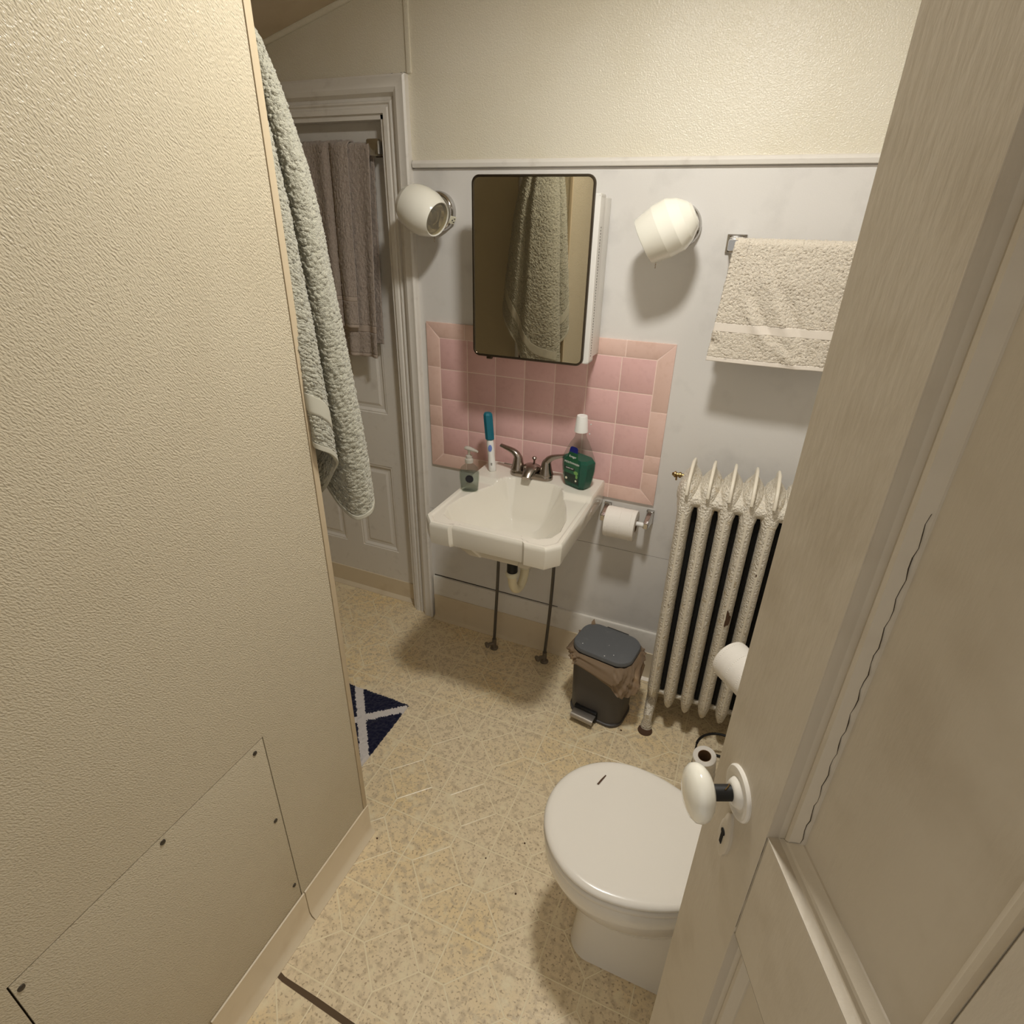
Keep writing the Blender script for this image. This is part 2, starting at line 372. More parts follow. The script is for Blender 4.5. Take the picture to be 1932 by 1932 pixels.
# ---- partition on the left with its access panel
XL = .265; YE = -.985
wl = structure(thing('wall_left', (.2, -1.5, 0)))
PA = (-1.722, -1.2545, .0, .660)          # access panel y0,y1,z0,z1
box('core', .17, XL-.006, YF, YE-.003, 0, 2.31, M['gap'], wl)
def lp(name, y0, y1, z0, z1, m=M['panel_tex'], x0=XL-.006, x1=XL, bev=.0008):
    return box(name, x0, x1, y0, y1, z0, z1, m, wl, bev)
for (y0, y1, z0, z1) in ((YF, -1.7245, 0, 2.31), (-1.7245, -1.2525, .6625, 2.31), (-1.2525, YE-.016, 0, 2.31)):
    box('wall_board', XL-.006, XL, y0, y1, z0, z1, M['panel_tex'], wl)
ap = box('access_panel', XL-.006, XL-.0003, PA[0], PA[1], PA[2], PA[3], M['panel_tex'], wl, .0008)
for k, (y, z) in enumerate(((-1.279, .642), (-1.487, .648), (-1.272, .421), (-1.267, .172), (-1.713, .640))):
    lathe('screw', [(.0052, -.001), (.0046, .0016), (.002, .0022), (0, .0022)], (XL, y, z), (1, 0, 0), M['screw'], ap, 12)
box('edge_trim', XL-.010, XL+.0015, YE-.0145, YE+.0005, 0, 2.32, M['tan_trim'], wl, .0015)
box('end_face', .168, XL-.010, YE-.006, YE-.001, 0, 2.32, M['panel_tex'], wl)
bl = structure(thing('baseboard_left', (XL, -1.4, 0)))
pf = [(XL+.0003, .111), (XL+.004, .110), (XL+.004, .026), (XL+.009, .011), (XL+.019, .002), (XL+.019, 0), (XL+.0003, 0)]
for y0, y1 in ((-1.246, YE+.001), (-1.53, -1.2485)):
    prism('vinyl_strip', pf, y0, y1, M['vinyl_base'], bl, axis='y').data
structure(box('trim_2', .205, XL+.012, -1.66, -1.535, 0, .116, M['vinyl_base'], None, .004))

# ---- ceiling: sloped at the left, flat to the right
cz = 2.45
structure(prism('ceiling', [(-1.05, 2.002), (.80, 2.448), (.81, cz), (XR+.05, cz), (XR+.05, cz+.05), (-1.05, cz+.05)], YF-.1, .06, M['ceiling'], None, axis='y'))
structure(tube('trim_3', [(-1.02, -.004, 2.008), (.80, -.004, 2.446)], .011, M['plaster_tex'], None, 8))

# ---- other walls
structure(box('wall_right', XR, XR+.05, YF-.05, .06, 0, 2.50, M['wall_paint']))
structure(box('wall_far_left', -1.06, -1.0, YF, .06, 0, 2.10, M['panel_tex']))
wf = structure(box('wall_front', -1.06, .60, YF-.06, YF, 0, 2.02, M['wall_paint']))
box('wall_board', 1.43, XR+.05, YF-.06, YF, 0, 2.50, M['wall_paint'], wf); box('wall_board', .60, 1.43, YF-.06, YF, 2.06, 2.50, M['wall_paint'], wf); box('wall_board', -1.06, .60, YF-.06, YF, 2.02, 2.50, M['wall_paint'], wf)

# ---- shower front between partition and far wall
sh = thing('shower_door', (-.4, YE-.02, 0), 'obscured glass shower door in a chrome frame behind the left partition', 'shower door')
box('curb', -1.0, .168, YE-.05, YE+.0, 0, .09, M['porcelain'], sh, .006)
box('jamb', .038, .058, YE-.028, YE+.006, .09, 2.05, M['chrome'], sh, .002)
box('jamb', .062, .076, YE-.024, YE-.002, .09, 2.05, M['chrome'], sh, .002)
box('header', -1.0, .168, YE-.03, YE, 2.05, 2.09, M['chrome'], sh, .003)
box('glass', -.99, .038, YE-.018, YE-.012, .09, 2.05, M['shower_glass'], sh)
box('side_panel', .076, .168, YE-.016, YE-.010, .09, 2.05, M['grey_glass'], sh)

# ================================================================== OPEN DOOR (door_2)
De = Vector((1.096, -1.314, 0)); Dd = Vector((.40227, -.91552, 0)); Dn = Vector((-.91552, -.40227, 0))
def TD(s, n, z): p = De+Dd*s+Dn*n; return (p.x, p.y, z)
MD = Matrix(((Dd.x, Dn.x, 0, De.x), (Dd.y, Dn.y, 0, De.y), (0, 0, 1, 0), (0, 0, 0, 1)))
d2 = structure(thing('door_2', (1.25, -1.66, .01)))
ST = .117; P1 = .302; P2 = .392; RS = .605; DW = .722
def dbox(name, s0, s1, z0, z1, n0=-.035, n1=0, m=M['door_paint'], bev=.0015): return box(name, s0, s1, n0, n1, z0, z1, m, d2, bev, 1, MD)
dbox('stile', 0, ST, .01, 2.03); dbox('stile', RS, DW, .01, 2.03)
dbox('rail', ST+.0008, RS-.0008, .01, .26); dbox('rail', ST+.0008, RS-.0008, .948, 1.108); dbox('rail', ST+.0008, RS-.0008, 1.90, 2.03)
dbox('mullion', P1, P2, 1.1088, 1.8992); dbox('mullion', P1, P2, .2608, .9472)
dprof = [(0, 0), (.001, -.0095), (.005, -.0125), (.010, -.0095), (.014, -.0100), (.018, -.0150), (.0215, -.018), (.022, -.0195)]
for s0, s1 in ((ST, P1), (P2, RS)):
    for z0, z1 in ((.26, .948), (1.108, 1.90)):
        panel_rect('door_panel', s0, s1, z0, z1, 0, M['door_paint'], d2, lambda x, h, z: TD(x, h, z), False, dprof)
dbox('back_panel', ST-.01, RS+.01, .2, 1.95, -.034, -.0235)
# cracks in the paint where the upper panel's mouldings meet
def crack(pts, w, name='paint_crack'):
    vs = []; fs = []
    for i, (s, n, z) in enumerate(pts):
        ww = w*(.4+.9*RNG.rand()); vs += [TD(s-ww/2, n, z-ww/2), TD(s+ww/2, n, z+ww/2)]
        if i: fs.append((2*i-2, 2*i-1, 2*i+1, 2*i))
    return mesh(name, vs, fs, M['gap'], d2)
crack([(ST+.0205+.0012*math.sin(i*1.9), -.0158, 1.130+.33*i/40) for i in range(41)], .0009)
crack([(ST+.003, -.0100, 1.111), (ST+.008, -.0100, 1.118), (ST+.013, -.0090, 1.121), (ST+.0195, -.0165, 1.1285)], .0012)
crack([(ST+.0004, .0004, 1.108-.15*i/14) for i in range(15)], .0007)
# knob, rosette, keyhole
kz = 1.089; ks = .056
K0 = Vector(TD(ks, 0, kz))
lathe('rosette', [(.0285, -.001), (.0285, .002), (.0268, .004), (.024, .0042), (.020, .0028), (.0165, .003), (.014, .007), (.012, .009), (.0095, .0097)], K0, Dn, M['toilet_seat'], d2, 40)
kb = lathe('knob', [(.009, .029), (.016, .0305), (.0235, .034), (.028, .0385), (.0298, .0435), (.0288, .049), (.0245, .0535), (.017, .0565), (.008, .058), (0, .0583)], K0, Dn, M['milk_glass'], d2, 48, 60)
kb['label'] = 'white porcelain door knob'
lathe('knob_neck', [(.0084, .008), (.0084, .030)], K0, Dn, M['rubber'], kb, 28)
tube('set_pin', [K0+Dn*.011+Vector((0, 0, .0082))-Dd*.004, K0+Dn*.014+Vector((0, 0, .0092)), K0+Dn*.018+Vector((0, 0, .0082))+Dd*.003], .0007, M['brass'], kb, 6)
kzz = 1.020
def teardrop(h, w, n=24):
    out = []
    for k in range(n):
        t = 2*PI*k/n; out.append((w*math.sin(t)*(1 if abs(math.cos(t)) < .5 else .8), h*math.cos(t)))
    return out
rings = [[TD(ks+x*a, n, kzz+z*a) for x, z in teardrop(.036, .0125)] for a, n in ((1.0, -.001), (.97, .003), (.8, .0048), (.6, .0052))]
es = loft('escutcheon', rings, M['door_paint'], d2, cap=(False, True), angle=40)
bm = bmesh.new(); add_lathe(bm, [(.0042, -.001), (.0042, .0008)], basis(TD(ks, .0054, kzz+.005), Dn), 12)
add_box(bm, ks-.0022, ks+.0022, .0046, .0062, kzz-.013, kzz+.004, 0, 2, MD)
bmobj('keyhole', bm, M['iron'], es)
for zz in (.3, 1.02, 1.75):
    tube('hinge', [TD(DW+.004, .004, zz-.045), TD(DW+.004, .004, zz+.045)], .007, M['brass'], d2, 10)

# ================================================================== CEILING LAMP (the light of the room)
cl = thing('ceiling_light', (LAMP.x, LAMP.y, LAMP.z-.035), 'flush round ceiling light with a glowing glass disc in a light-shaping white metal drum', 'ceiling light')
lathe('drum', [(LAMP_R+.020, 0), (LAMP_R+.020, cz-LAMP.z+.004), (LAMP_R+.014, cz-LAMP.z+.0095), (LAMP_R+.002, cz-LAMP.z+.008), (LAMP_R+.001, cz-LAMP.z-.02)], (LAMP.x, LAMP.y, cz), (0, 0, -1), M['cab_white'], cl, 48)  # unseen drum, its opaque sides and rim shaped to dim the upper walls
lathe('glass_dome', [(LAMP_R, 0), (LAMP_R*.97, .002), (LAMP_R*.85, .004), (LAMP_R*.6, .0055), (0, .0065)], LAMP, (0, 0, -1), M['lamp'], cl, 48, 80)

# ================================================================== PINK TILE BACKSPLASH
TP = .1095; Z0 = .80
bs = thing('tile_backsplash', (.383, 0, .745), 'pink square tile backsplash with peach border behind the sink', 'backsplash')
TW = .0535; x1t, z1t = 7*TP, Z0+4*TP
box('grout_bed', -TW+.002, x1t+TW-.002, -.0066, .0, Z0-TW+.002, z1t+TW-.002, M['grout'], bs)
def tile(name, poly, m):
    bm = bmesh.new(); a = [bm.verts.new((x, -.0075, z)) for x, z in poly]; c = [bm.verts.new((x, -.001, z)) for x, z in poly]; n = len(poly)
    bm.faces.new(a); bm.faces.new(c[::-1])
    for k in range(n): bm.faces.new((a[k], a[(k+1) % n], c[(k+1) % n], c[k]))
    bmesh.ops.recalc_face_normals(bm, faces=bm.faces[:])
    ed = [e for e in bm.edges if all(v.co.y < -.005 for v in e.verts)]
    bmesh.ops.bevel(bm, geom=ed, offset=.0008, segments=2, affect='EDGES', profile=.5)
    return bmobj(name, bm, m, bs, angle=50)
g = .0016
for i in range(7):
    for j in range(4):
        dx, dzz = RNG.uniform(-.0002, .0002, 2)
        x0, zz0 = i*TP+dx, Z0+j*TP+dzz
        tile('tile', [(x0+g, zz0+g), (x0+TP-g, zz0+g), (x0+TP-g, zz0+TP-g), (x0+g, zz0+TP-g)], M['pink'])
L6 = .1535
def hpieces(z0, z1, cuts, top):
    for a, b in zip(cuts, cuts[1:]):
        p = [[a+g, z0+g], [b-g, z0+g], [b-g, z1-g], [a+g, z1-g]]
        if a <= -TW+1e-6:
            if top: p[0][0] = 0+g
            else: p[3][0] = 0+g
        if b >= x1t+TW-1e-6:
            if top: p[1][0] = x1t-g
            else: p[2][0] = x1t-g
        tile('trim_tile', p, M['pink_trim'])
def vpieces(x0, x1, cuts, left):
    for a, b in zip(cuts, cuts[1:]):
        p = [[x0+g, a+g], [x1-g, a+g], [x1-g, b-g], [x0+g, b-g]]
        if a <= Z0-TW+1e-6:
            if left: p[1][1] = Z0+g*1.6
            else: p[0][1] = Z0+g*1.6
            p[0 if left else 1][1] += g*.6
        if b >= z1t+TW-1e-6:
            if left: p[2][1] = z1t-g*1.6
            else: p[3][1] = z1t-g*1.6
            p[3 if left else 2][1] -= g*.6
        tile('trim_tile', p, M['pink_trim'])
XA, XB = -TW, x1t+TW; ZA, ZB = Z0-TW, z1t+TW
hpieces(z1t, ZB, [XA, XA+L6, XA+2*L6, XB-2*L6-.103, XB-L6-.103, XB-L6, XB], True)
hpieces(ZA, Z0, [XA, XA+L6, XA+2*L6, XA+3*L6, 6*TP, XB], False)
vpieces(XA, 0, [ZA, Z0+TP, Z0+TP*1.72, Z0+TP*3.05, ZB], True)
vpieces(x1t, XB, [ZA, Z0+.062, Z0+.125, Z0+.275, ZB], False)
for (x, z) in ((.575, 1.004), (.573, .970)): lathe('chip', [(.0028, 0), (0, .0016)], (x, -.0076, z), (0, -1, 0), M['plastic_white'], bs, 8)

# ================================================================== MEDICINE CABINET
mc = thing('medicine_cabinet', (.39, 0, 1.225), 'white wall medicine cabinet with a rounded mirror door above the sink', 'medicine cabinet')
bx0, bx1, bz0, bz1 = .225, .583, 1.239, 1.680
box('body', bx0, bx1-.004, -.110, -.008, bz0+.004, bz1-.004, M['cab_white'], mc, .003)
prism('front_flange', rrect(bx0-.006, bx1+.004, bz0-.004, bz1+.003, .006), -.150, -.100, M['cab_white'], mc, .004, 'y')
mx0, mx1, mz0, mz1 = .2115, .5715, 1.2285, 1.7270; ym = -.154
fr_o = rrect(mx0, mx1, mz0, mz1, .022, 8); fr_i = rrect(mx0+.0065, mx1-.0065, mz0+.0065, mz1-.0065, .016, 8)
md = prism('mirror_door', rrect(mx0+.002, mx1-.002, mz0+.002, mz1-.002, .02, 8), ym, ym+.004, M['frame_metal'], mc, 0, 'y')
rings = [[(x, y, z) for x, z in P] for P, y in ((fr_o, ym+.004), (fr_o, ym-.004), (rrect(mx0+.0015, mx1-.0015, mz0+.0015, mz1-.0015, .021, 8), ym-.0065), (rrect(mx0+.005, mx1-.005, mz0+.005, mz1-.005, .0175, 8), ym-.0065), (fr_i, ym-.0035), (fr_i, ym))]
loft('frame', rings, M['frame_metal'], md, cap=(False, False), angle=50)
loft('mirror', [[(x, ym-.0022, z) for x, z in fr_i]], M['mirror'], md, cap=(False, True))
lt_ = box('latch', .256, .274, ym-.002, ym+.010, mz0-.008, mz0+.001, M['frame_metal'], md, .002)
sw = math.tan(math.radians(.75))
for o_ in [md]+list(md.children):
    for v__ in o_.data.vertices: v__.co.y -= (mx1-(v__.co.x+ORG[o_.name].x))*sw
bm = bmesh.new()
for k in range(46):
    z = 1.255+.345*k/45; add_box(bm, bx1+.0036, bx1+.0048, -.1325+.0015*(k % 2), -.1292+.0015*(k % 2), z, z+.0036)
bmobj('piano_hinge', bm, M['frame_metal'], mc)['kind'] = 'stuff'

# ================================================================== WALL SCONCES
def sconce(cx, czz, axis, shade_c, label, outlet, chain, caps):
    t = thing('wall_sconce', (cx, 0, czz-.07), label, 'wall lamp', 'wall lamps beside the mirror')
    lathe('base', [(.058, 0), (.059, .012), (.056, .022), (.050, .026), (.044, .026), (.042, .032), (.030, .040), (.024, .046)], (cx, 0, czz), (0, -1, 0), M['chrome'], t, 48)
    sc = Vector(shade_c); ax = Vector(axis).normalized()
    bm = bmesh.new(); bmesh.ops.create_uvsphere(bm, u_segments=24, v_segments=16, radius=.030, matrix=Matrix.Translation((cx, -.052, czz)))
    bmobj('swivel', bm, M['chrome'], t, smooth=True)
    s = lathe('shade', caps, sc, ax, M['milk_glass'], t, 56, 14)
    if outlet:
        lathe('bulb', [(.044, .050), (.0445, .0575), (.040, .060), (.033, .052), (.022, .048), (.019, .058), (.012, .062), (0, .063)], sc, ax, M['chrome'], s, 32)
        lathe('lens', [(.046, .064), (.044, .068), (.030, .0705), (0, .072)], sc, ax, M['bulb_glass'], s, 32)
    else:
        lathe('bulb', [(.038, .050), (.038, .060), (.025, .066), (0, .068)], sc, ax, M['nickel'], s, 32)
    if outlet:
        a = math.radians(-24); mt = basis((cx+.0575*math.cos(a), -.016, czz+.0575*math.sin(a)), (math.cos(a), -.25, math.sin(a)), (0, 1, 0))
        bm = bmesh.new(); add_box(bm, -.011, .011, -.010, .010, -.004, .0035, .001, 2, mt)
        ol = bmobj('outlet', bm, M['plastic_ivory'], t, angle=35)
        bm = bmesh.new()
        for (u, w, a_, b_) in ((-.005, .004, .0012, .003), (.005, .004, .0012, .003), (0, -.0045, .002, .002)): add_box(bm, u-a_, u+a_, w-b_, w+b_, .003, .0042, 0, 2, mt)
        bmobj('slot', bm, M['black'], ol)['kind'] = 'stuff'
    bm = bmesh.new(); n = chain[1]
    for k in range(n): bmesh.ops.create_icosphere(bm, subdivisions=1, radius=.0016, matrix=Matrix.Translation(Vector(chain[0])-Vector((0, 0, .0042*k))))
    bmobj('pull_chain', bm, M['brass'], t)['kind'] = 'stuff'
    return t
capL = [(.024, -.074), (.036, -.070), (.050, -.058), (.061, -.040), (.067, -.015), (.068, .010), (.065, .034), (.058, .054), (.052, .066), (.049, .070), (.046, .068), (.047, .055), (.054, .03)]
capR = [(.024, -.074), (.034, -.068), (.056, -.046), (.0675, -.024), (.0695, -.019), (.0700, .018), (.0690, .022), (.0615, .064), (.060, .068), (.0575, .069), (.055, .066), (.060, .03)]
sconce(.016, 1.634, (.93, -.16, -.36), (.016, -.120, 1.636), 'wall lamp with round milk glass shade, clear lens and small outlet, left of mirror', True, ((.040, -.085, 1.566), 5), capL)
sconce(.779, 1.609, (-.85, -.06, -.50), (.766, -.120, 1.604), 'wall lamp with banded milk glass shade on chrome base, right of mirror', False, ((.742, -.105, 1.540), 9), capR)

# ================================================================== SINK
sx0, sx1, sy0, sy1 = .203, .641, -.518, -.0082; sc_ = .422
def outline():
    pts = [(sx1, sy1), (sx0, sy1), (sx0, -.478), (.237, sy0), (.300, sy0), (.309, sy0+.009), (.534, sy0+.009), (.543, sy0), (.606, sy0), (sx1, -.478)]
    return pts
def resample(poly, per):
    out = []
    n = len(poly)
    for k in range(n):
        a = Vector(poly[k]); b = Vector(poly[(k+1) % n]); m_ = max(1, int((b-a).length/per))
        for i in range(m_): out.append(tuple(a.lerp(b, i/m_)))
    return out
OUT = np.array(resample(outline(), .0065)); NO = len(OUT); CEN = np.array([sc_, -.30])
BAS = np.array([(sc_-.098, -.138), (sc_-.112, -.165), (sc_-.150, -.245), (sc_-.178, -.33), (sc_-.185, -.40), (sc_-.172, -.445), (sc_-.14, -.466), (sc_+.14, -.466), (sc_+.172, -.445), (sc_+.185, -.40), (sc_+.178, -.33), (sc_+.150, -.245), (sc_+.112, -.165), (sc_+.098, -.138), (sc_+.07, -.126), (sc_-.07, -.126)])
def sdist(P, poly):
    d = np.full(len(P), 9.); inside = np.zeros(len(P), bool); n = len(poly)
    for k in range(n):
        a = poly[k]; b = poly[(k+1) % n]; e = b-a; w = P-a; t = np.clip((w@e)/(e@e), 0, 1); d = np.minimum(d, np.linalg.norm(w-t[:, None]*e, axis=1))
        c = ((a[1] <= P[:, 1]) != (b[1] <= P[:, 1])); xi = a[0]+(P[:, 1]-a[1])/(np.where(b[1] == a[1], 1e-9, b[1]-a[1]))*e[0]
        inside ^= c & (P[:, 0] < xi)
    return np.where(inside, d, -d)
ZR = .800
def sink_z(P):
    d = sdist(P, BAS); do = sdist(P, OUT[::1])
    z = ZR+.011*sstep(-.185, -.160, P[:, 1])*1.0
    z = z-.0035*sstep(.012, .017, do)*(1-sstep(-.19, -.17, P[:, 1]))
    t = np.clip((d+.006)/.105, 0, 1); z = z-.135*(1-(1-t)**2.1)
    return z
fr = np.concatenate([np.linspace(0, .6, 34)[1:], np.linspace(.6, 1, 42)[1:]])
sv = [(CEN[0], CEN[1], float(sink_z(CEN[None])[0]))]; rows_ = []
for q in fr:
    P = CEN+(OUT-CEN)*q; z = sink_z(P)
    if q == fr[-1]: z = z-.0035
    rows_.append(len(sv)); sv += [(*p, zz) for p, zz in zip(P, z)]
for off, zz in ((.0022, -.007), (.003, -.015), (.0005, -.060), (-.002, -.072), (-.010, -.075)):      # apron, slightly tapering
    dirn = (OUT-CEN)/np.linalg.norm(OUT-CEN, axis=1, keepdims=True); P = OUT+dirn*off; P[:, 1] = np.minimum(P[:, 1], -.0082)
    base = ZR+.011*sstep(-.185, -.160, P[:, 1])*max(0, 1+zz/.05)
    rows_.append(len(sv)); sv += [(*p, b+zz) for p, b in zip(P, base)]
for q, zz in ((.86, -.078), (.72, -.10), (.55, -.150), (.25, -.165)):
    P = CEN+(OUT-CEN)*q; P[:, 1] = np.minimum(P[:, 1], -.0082); rows_.append(len(sv)); sv += [(*p, ZR+zz) for p in P]
sf = [(0, rows_[0]+k, rows_[0]+(k+1) % NO) for k in range(NO)]
for a, b in zip(rows_, rows_[1:]): sf += [(a+k, b+k, b+(k+1) % NO, a+(k+1) % NO) for k in range(NO)]
sf.append(tuple(rows_[-1]+k for k in range(NO))[::-1])
sk_ = thing('sink', (sc_, -.26, .635), 'white wall hung porcelain sink with chamfered front corners and notched apron', 'sink')
bm = bmesh.new(); bv = [bm.verts.new(p) for p in sv]
for q in sf: bm.faces.new([bv[i] for i in q])
bmobj('basin', bm, M['porcelain'], sk_, angle=38)
zb = float(sink_z(np.array([[sc_, -.30]]))[0])
lathe('drain', [(.026, 0), (.025, .0025), (.019, .003), (.017, .001), (0, .001)], (sc_, -.30, zb+.0005), (0, 0, 1), M['chrome'], sk_)
box('caulk_stain', .262, .30, -.022, -.014, ZR+.0105, ZR+.0117, M['smudge'], sk_); box('caulk_stain', .50, .515, -.022, -.014, ZR+.0105, ZR+.0117, M['smudge'], sk_)
# supply pipes with floor valves, tailpiece and trap
def supply(xt, xf, yf, yt):
    pts = bez((xt, yt, .665), (xt+.004, yt+.01, .45), (xt-.012, yf+.0, .25), (xf, yf, .05), 18)
    s = tube('supply_pipe', pts, .0062, M['pipe'], sk_, 10)
    bm = bmesh.new(); add_lathe(bm, [(.017, 0), (.017, .004), (.009, .008), (.009, .05)], Matrix.Translation((xf, yf, .0)), 14)
    add_lathe(bm, [(.0075, 0), (.0075, .03)], basis((xf, yf, .028), (-.7, -.7, -.1)), 10)
    add_lathe(bm, [(.014, 0), (.016, .004), (.016, .008), (.012, .012)], basis((xf-.019, yf-.019, .026), (-.7, -.7, -.1)), 12, 1.0, .62)
    bmobj('shutoff_valve', bm, M['valve'], s, angle=40)
supply(.284, .264, -.100, -.115); supply(.510, .486, -.092, -.125)
bm = bmesh.new(); add_lathe(bm, [(.016, 0), (.016, .06), (.0195, .062), (.0195, .172)], basis((.385, -.215, .655), (0, 0, -1)), 20)
bmobj('tailpiece', bm, M['rubber'], sk_, angle=40)
tr = tube('trap', [(.385, -.215, .49)]+bez((.385, -.215, .47), (.385, -.215, .365), (.402, -.140, .365), (.402, -.130, .455), 16)+bez((.402, -.130, .46), (.402, -.125, .50), (.402, -.08, .50), (.402, -.004, .50), 10), .0165, M['pvc'], sk_, 18)
lathe('slip_nut', [(.021, 0), (.024, .002), (.024, .016), (.021, .019)], (.385, -.215, .466), (0, 0, 1), M['plastic_ivory'], tr, 20)
lathe('slip_nut', [(.020, 0), (.022, .002), (.022, .014), (.020, .016)], (.402, -.130, .458), (0, 0, 1), M['plastic_ivory'], tr, 20)

# ---- faucet
FZ = ZR+.0115
fa = thing('faucet', (.397, -.085, FZ), 'brushed nickel two handle faucet on the back ledge of the sink', 'faucet')
fx, fy = .397, -.087
body = []
for zz, kx, ky in ((0, 1, 1), (.010, 1, 1), (.016, .97, .95), (.021, .88, .80)):
    body.append([(fx+(x)*kx, fy+y*ky, FZ+zz) for x, y in rrect(-.078, .078, -.026, .026, .0255, 10)])
loft('base_plate', body, M['nickel'], fa, angle=35)
rings = []
for t, yy, zz, w, h in ((0, .022, .016, .032, .010), (.15, .014, .026, .036, .020), (.4, -.004, .032, .032, .018), (.7, -.026, .028, .023, .014), (.9, -.046, .019, .0175, .010), (1, -.056, .012, .015, .007)):
    c = Vector((fx, fy+yy, FZ+zz)); rings.append([c+Vector((w*math.cos(a), (-.35*h if t > .3 else 0)*math.sin(a), h*math.sin(a))) for a in [2*PI*k/20 for k in range(20)]])
loft('spout', rings, M['nickel'], fa, angle=60)
lathe('lift_knob', [(.0035, 0), (.0035, .020), (.008, .026), (.0085, .030), (.006, .033), (0, .034)], (fx+.002, fy+.018, FZ+.034), (0, 0, 1), M['nickel'], fa, 16)
for sgn in (-1, 1):
    hx = fx+sgn*.0525
    hd = lathe('handle_base', [(.0262, 0), (.0262, .005), (.022, .015), (.0185, .030), (.0165, .042), (.013, .052)], (hx, fy+.002, FZ+.015), (0, 0, 1), M['nickel'], fa, 28, 60)
    pts = bez((hx, fy+.002, FZ+.055), (hx+sgn*.006, fy+.004, FZ+.082), (hx+sgn*.028, fy+.006, FZ+.083), (hx+(.060 if sgn > 0 else -.072), fy+.012, FZ+.092), 14)
    rings = []
    for i, p in enumerate(pts):
        t = i/14; d = (pts[min(i+1, 14)]-pts[max(i-1, 0)]).normalized(); s = d.cross(Vector((0, 1, 0))).normalized(); u = Vector((0, 1, 0))
        w = .0150-.0045*t; h = .0150*(1-t)+.0050*t; rings.append([p+u*w*math.cos(a)+s*h*math.sin(a) for a in [2*PI*k/14 for k in range(14)]])
    loft('lever', rings, M['nickel'], hd, angle=60)

# ---- soap pump bottle
DZ = ZR+.0115
SDZ = ZR-.0028
so = thing('soap_bottle', (.2385, -.256, SDZ), 'small clear pump bottle of hand soap with a round black label', 'soap bottle')
bxs, bys = .2385, -.256
def sq(z, a, b, ang=.3, n=32, e=2.5):
    out = []
    for k in range(n):
        t = 2*PI*k/n; x = a*math.copysign(abs(math.cos(t))**(2/e), math.cos(t)); y = b*math.copysign(abs(math.sin(t))**(2/e), math.sin(t))
        out.append((bxs+x*math.cos(ang)-y*math.sin(ang), bys+x*math.sin(ang)+y*math.cos(ang), SDZ+z))
    return out
loft('bottle', [sq(0, .026, .016), sq(.004, .030, .019), (sq(.02, .031, .020)), sq(.045, .0335, .021), sq(.066, .0335, .021), sq(.082, .028, .018), sq(.092, .017, .013), sq(.096, .0125, .0125, n=32, e=2), sq(.102, .0125, .0125, e=2)], M['clear'], so, angle=50)
loft('gel', [sq(.002, .027, .0165), sq(.02, .029, .018), sq(.045, .031, .019), sq(.064, .031, .019), sq(.066, .0305, .0185)], M['soap'], so, angle=50)
ang = .3; nx, ny = math.sin(ang), -math.cos(ang)
lathe('label', [(.0135, -.001), (.0135, .0006), (0, .0006)], (bxs+nx*.0212+.004, bys+ny*.0212, SDZ+.050), (nx, ny, 0), M['soap_label'], so, 28)
pm = lathe('pump', [(.014, 0), (.014, .012), (.0105, .015), (.0105, .024), (.0045, .026), (.0045, .044)], (bxs, bys, SDZ+.101), (0, 0, 1), M['pump'], so, 24)
rings = []
for t, w, h in ((-.016, .006, .003), (-.012, .009, .006), (0, .010, .0065), (.012, .008, .006), (.028, .005, .0045), (.036, .0035, .003)):
    c = Vector((bxs+t, bys-t*.25, SDZ+.149-.12*max(t, 0)**1.2)); rings.append([c+Vector((.25*w*math.cos(a), w*math.cos(a), h*math.sin(a))) for a in [2*PI*k/14 for k in range(14)]])
loft('pump_head', rings, M['pump'], pm, angle=60)

# ---- electric toothbrush with a travel cap
tb = thing('toothbrush', (.252, -.100, DZ), 'white electric toothbrush standing upright with a teal travel cap', 'toothbrush')
def ell(c, a, b, n=24, tilt=0): return [(c[0]+a*math.cos(2*PI*k/n), c[1]+b*math.sin(2*PI*k/n), c[2]) for k in range(n)]
lean = lambda z: (.252-.10*z*.9, -.100+.0*z, DZ+z)
loft('handle', [ell(lean(z), a, b) for z, a, b in ((0, .0115, .012), (.003, .0135, .014), (.02, .0135, .014), (.04, .0125, .013), (.055, .0115, .0125), (.072, .0125, .0135), (.10, .0128, .0135), (.118, .0115, .012), (.128, .0105, .011))], M['plastic_white'], tb)
loft('travel_cap', [ell(lean(z), a, b, 8) for z, a, b in ((.116, .0135, .0135), (.120, .0165, .016), (.19, .0170, .0165), (.205, .0165, .016), (.212, .012, .012), (.213, .008, .008))], M['teal_cap'], tb, angle=25)
c = lean(.088); bm = bmesh.new(); add_lathe(bm, [(.0068, -.003), (.0068, .0008), (.004, .0018), (0, .0018)], basis((c[0]+.004, c[1]-.0130, c[2]), (.35, -1, 0)), 24, 1, 1.85)
bmobj('button', bm, M['blue_button'], tb, angle=40)
bm = bmesh.new(); c = lean(.026)
for dz_ in (0, .005): add_box(bm, c[0]+.001, c[0]+.007, c[1]-.0142, c[1]-.0128, c[2]+dz_, c[2]+dz_+.0016)
bmobj('indicator', bm, M['pipe'], tb)['kind'] = 'stuff'

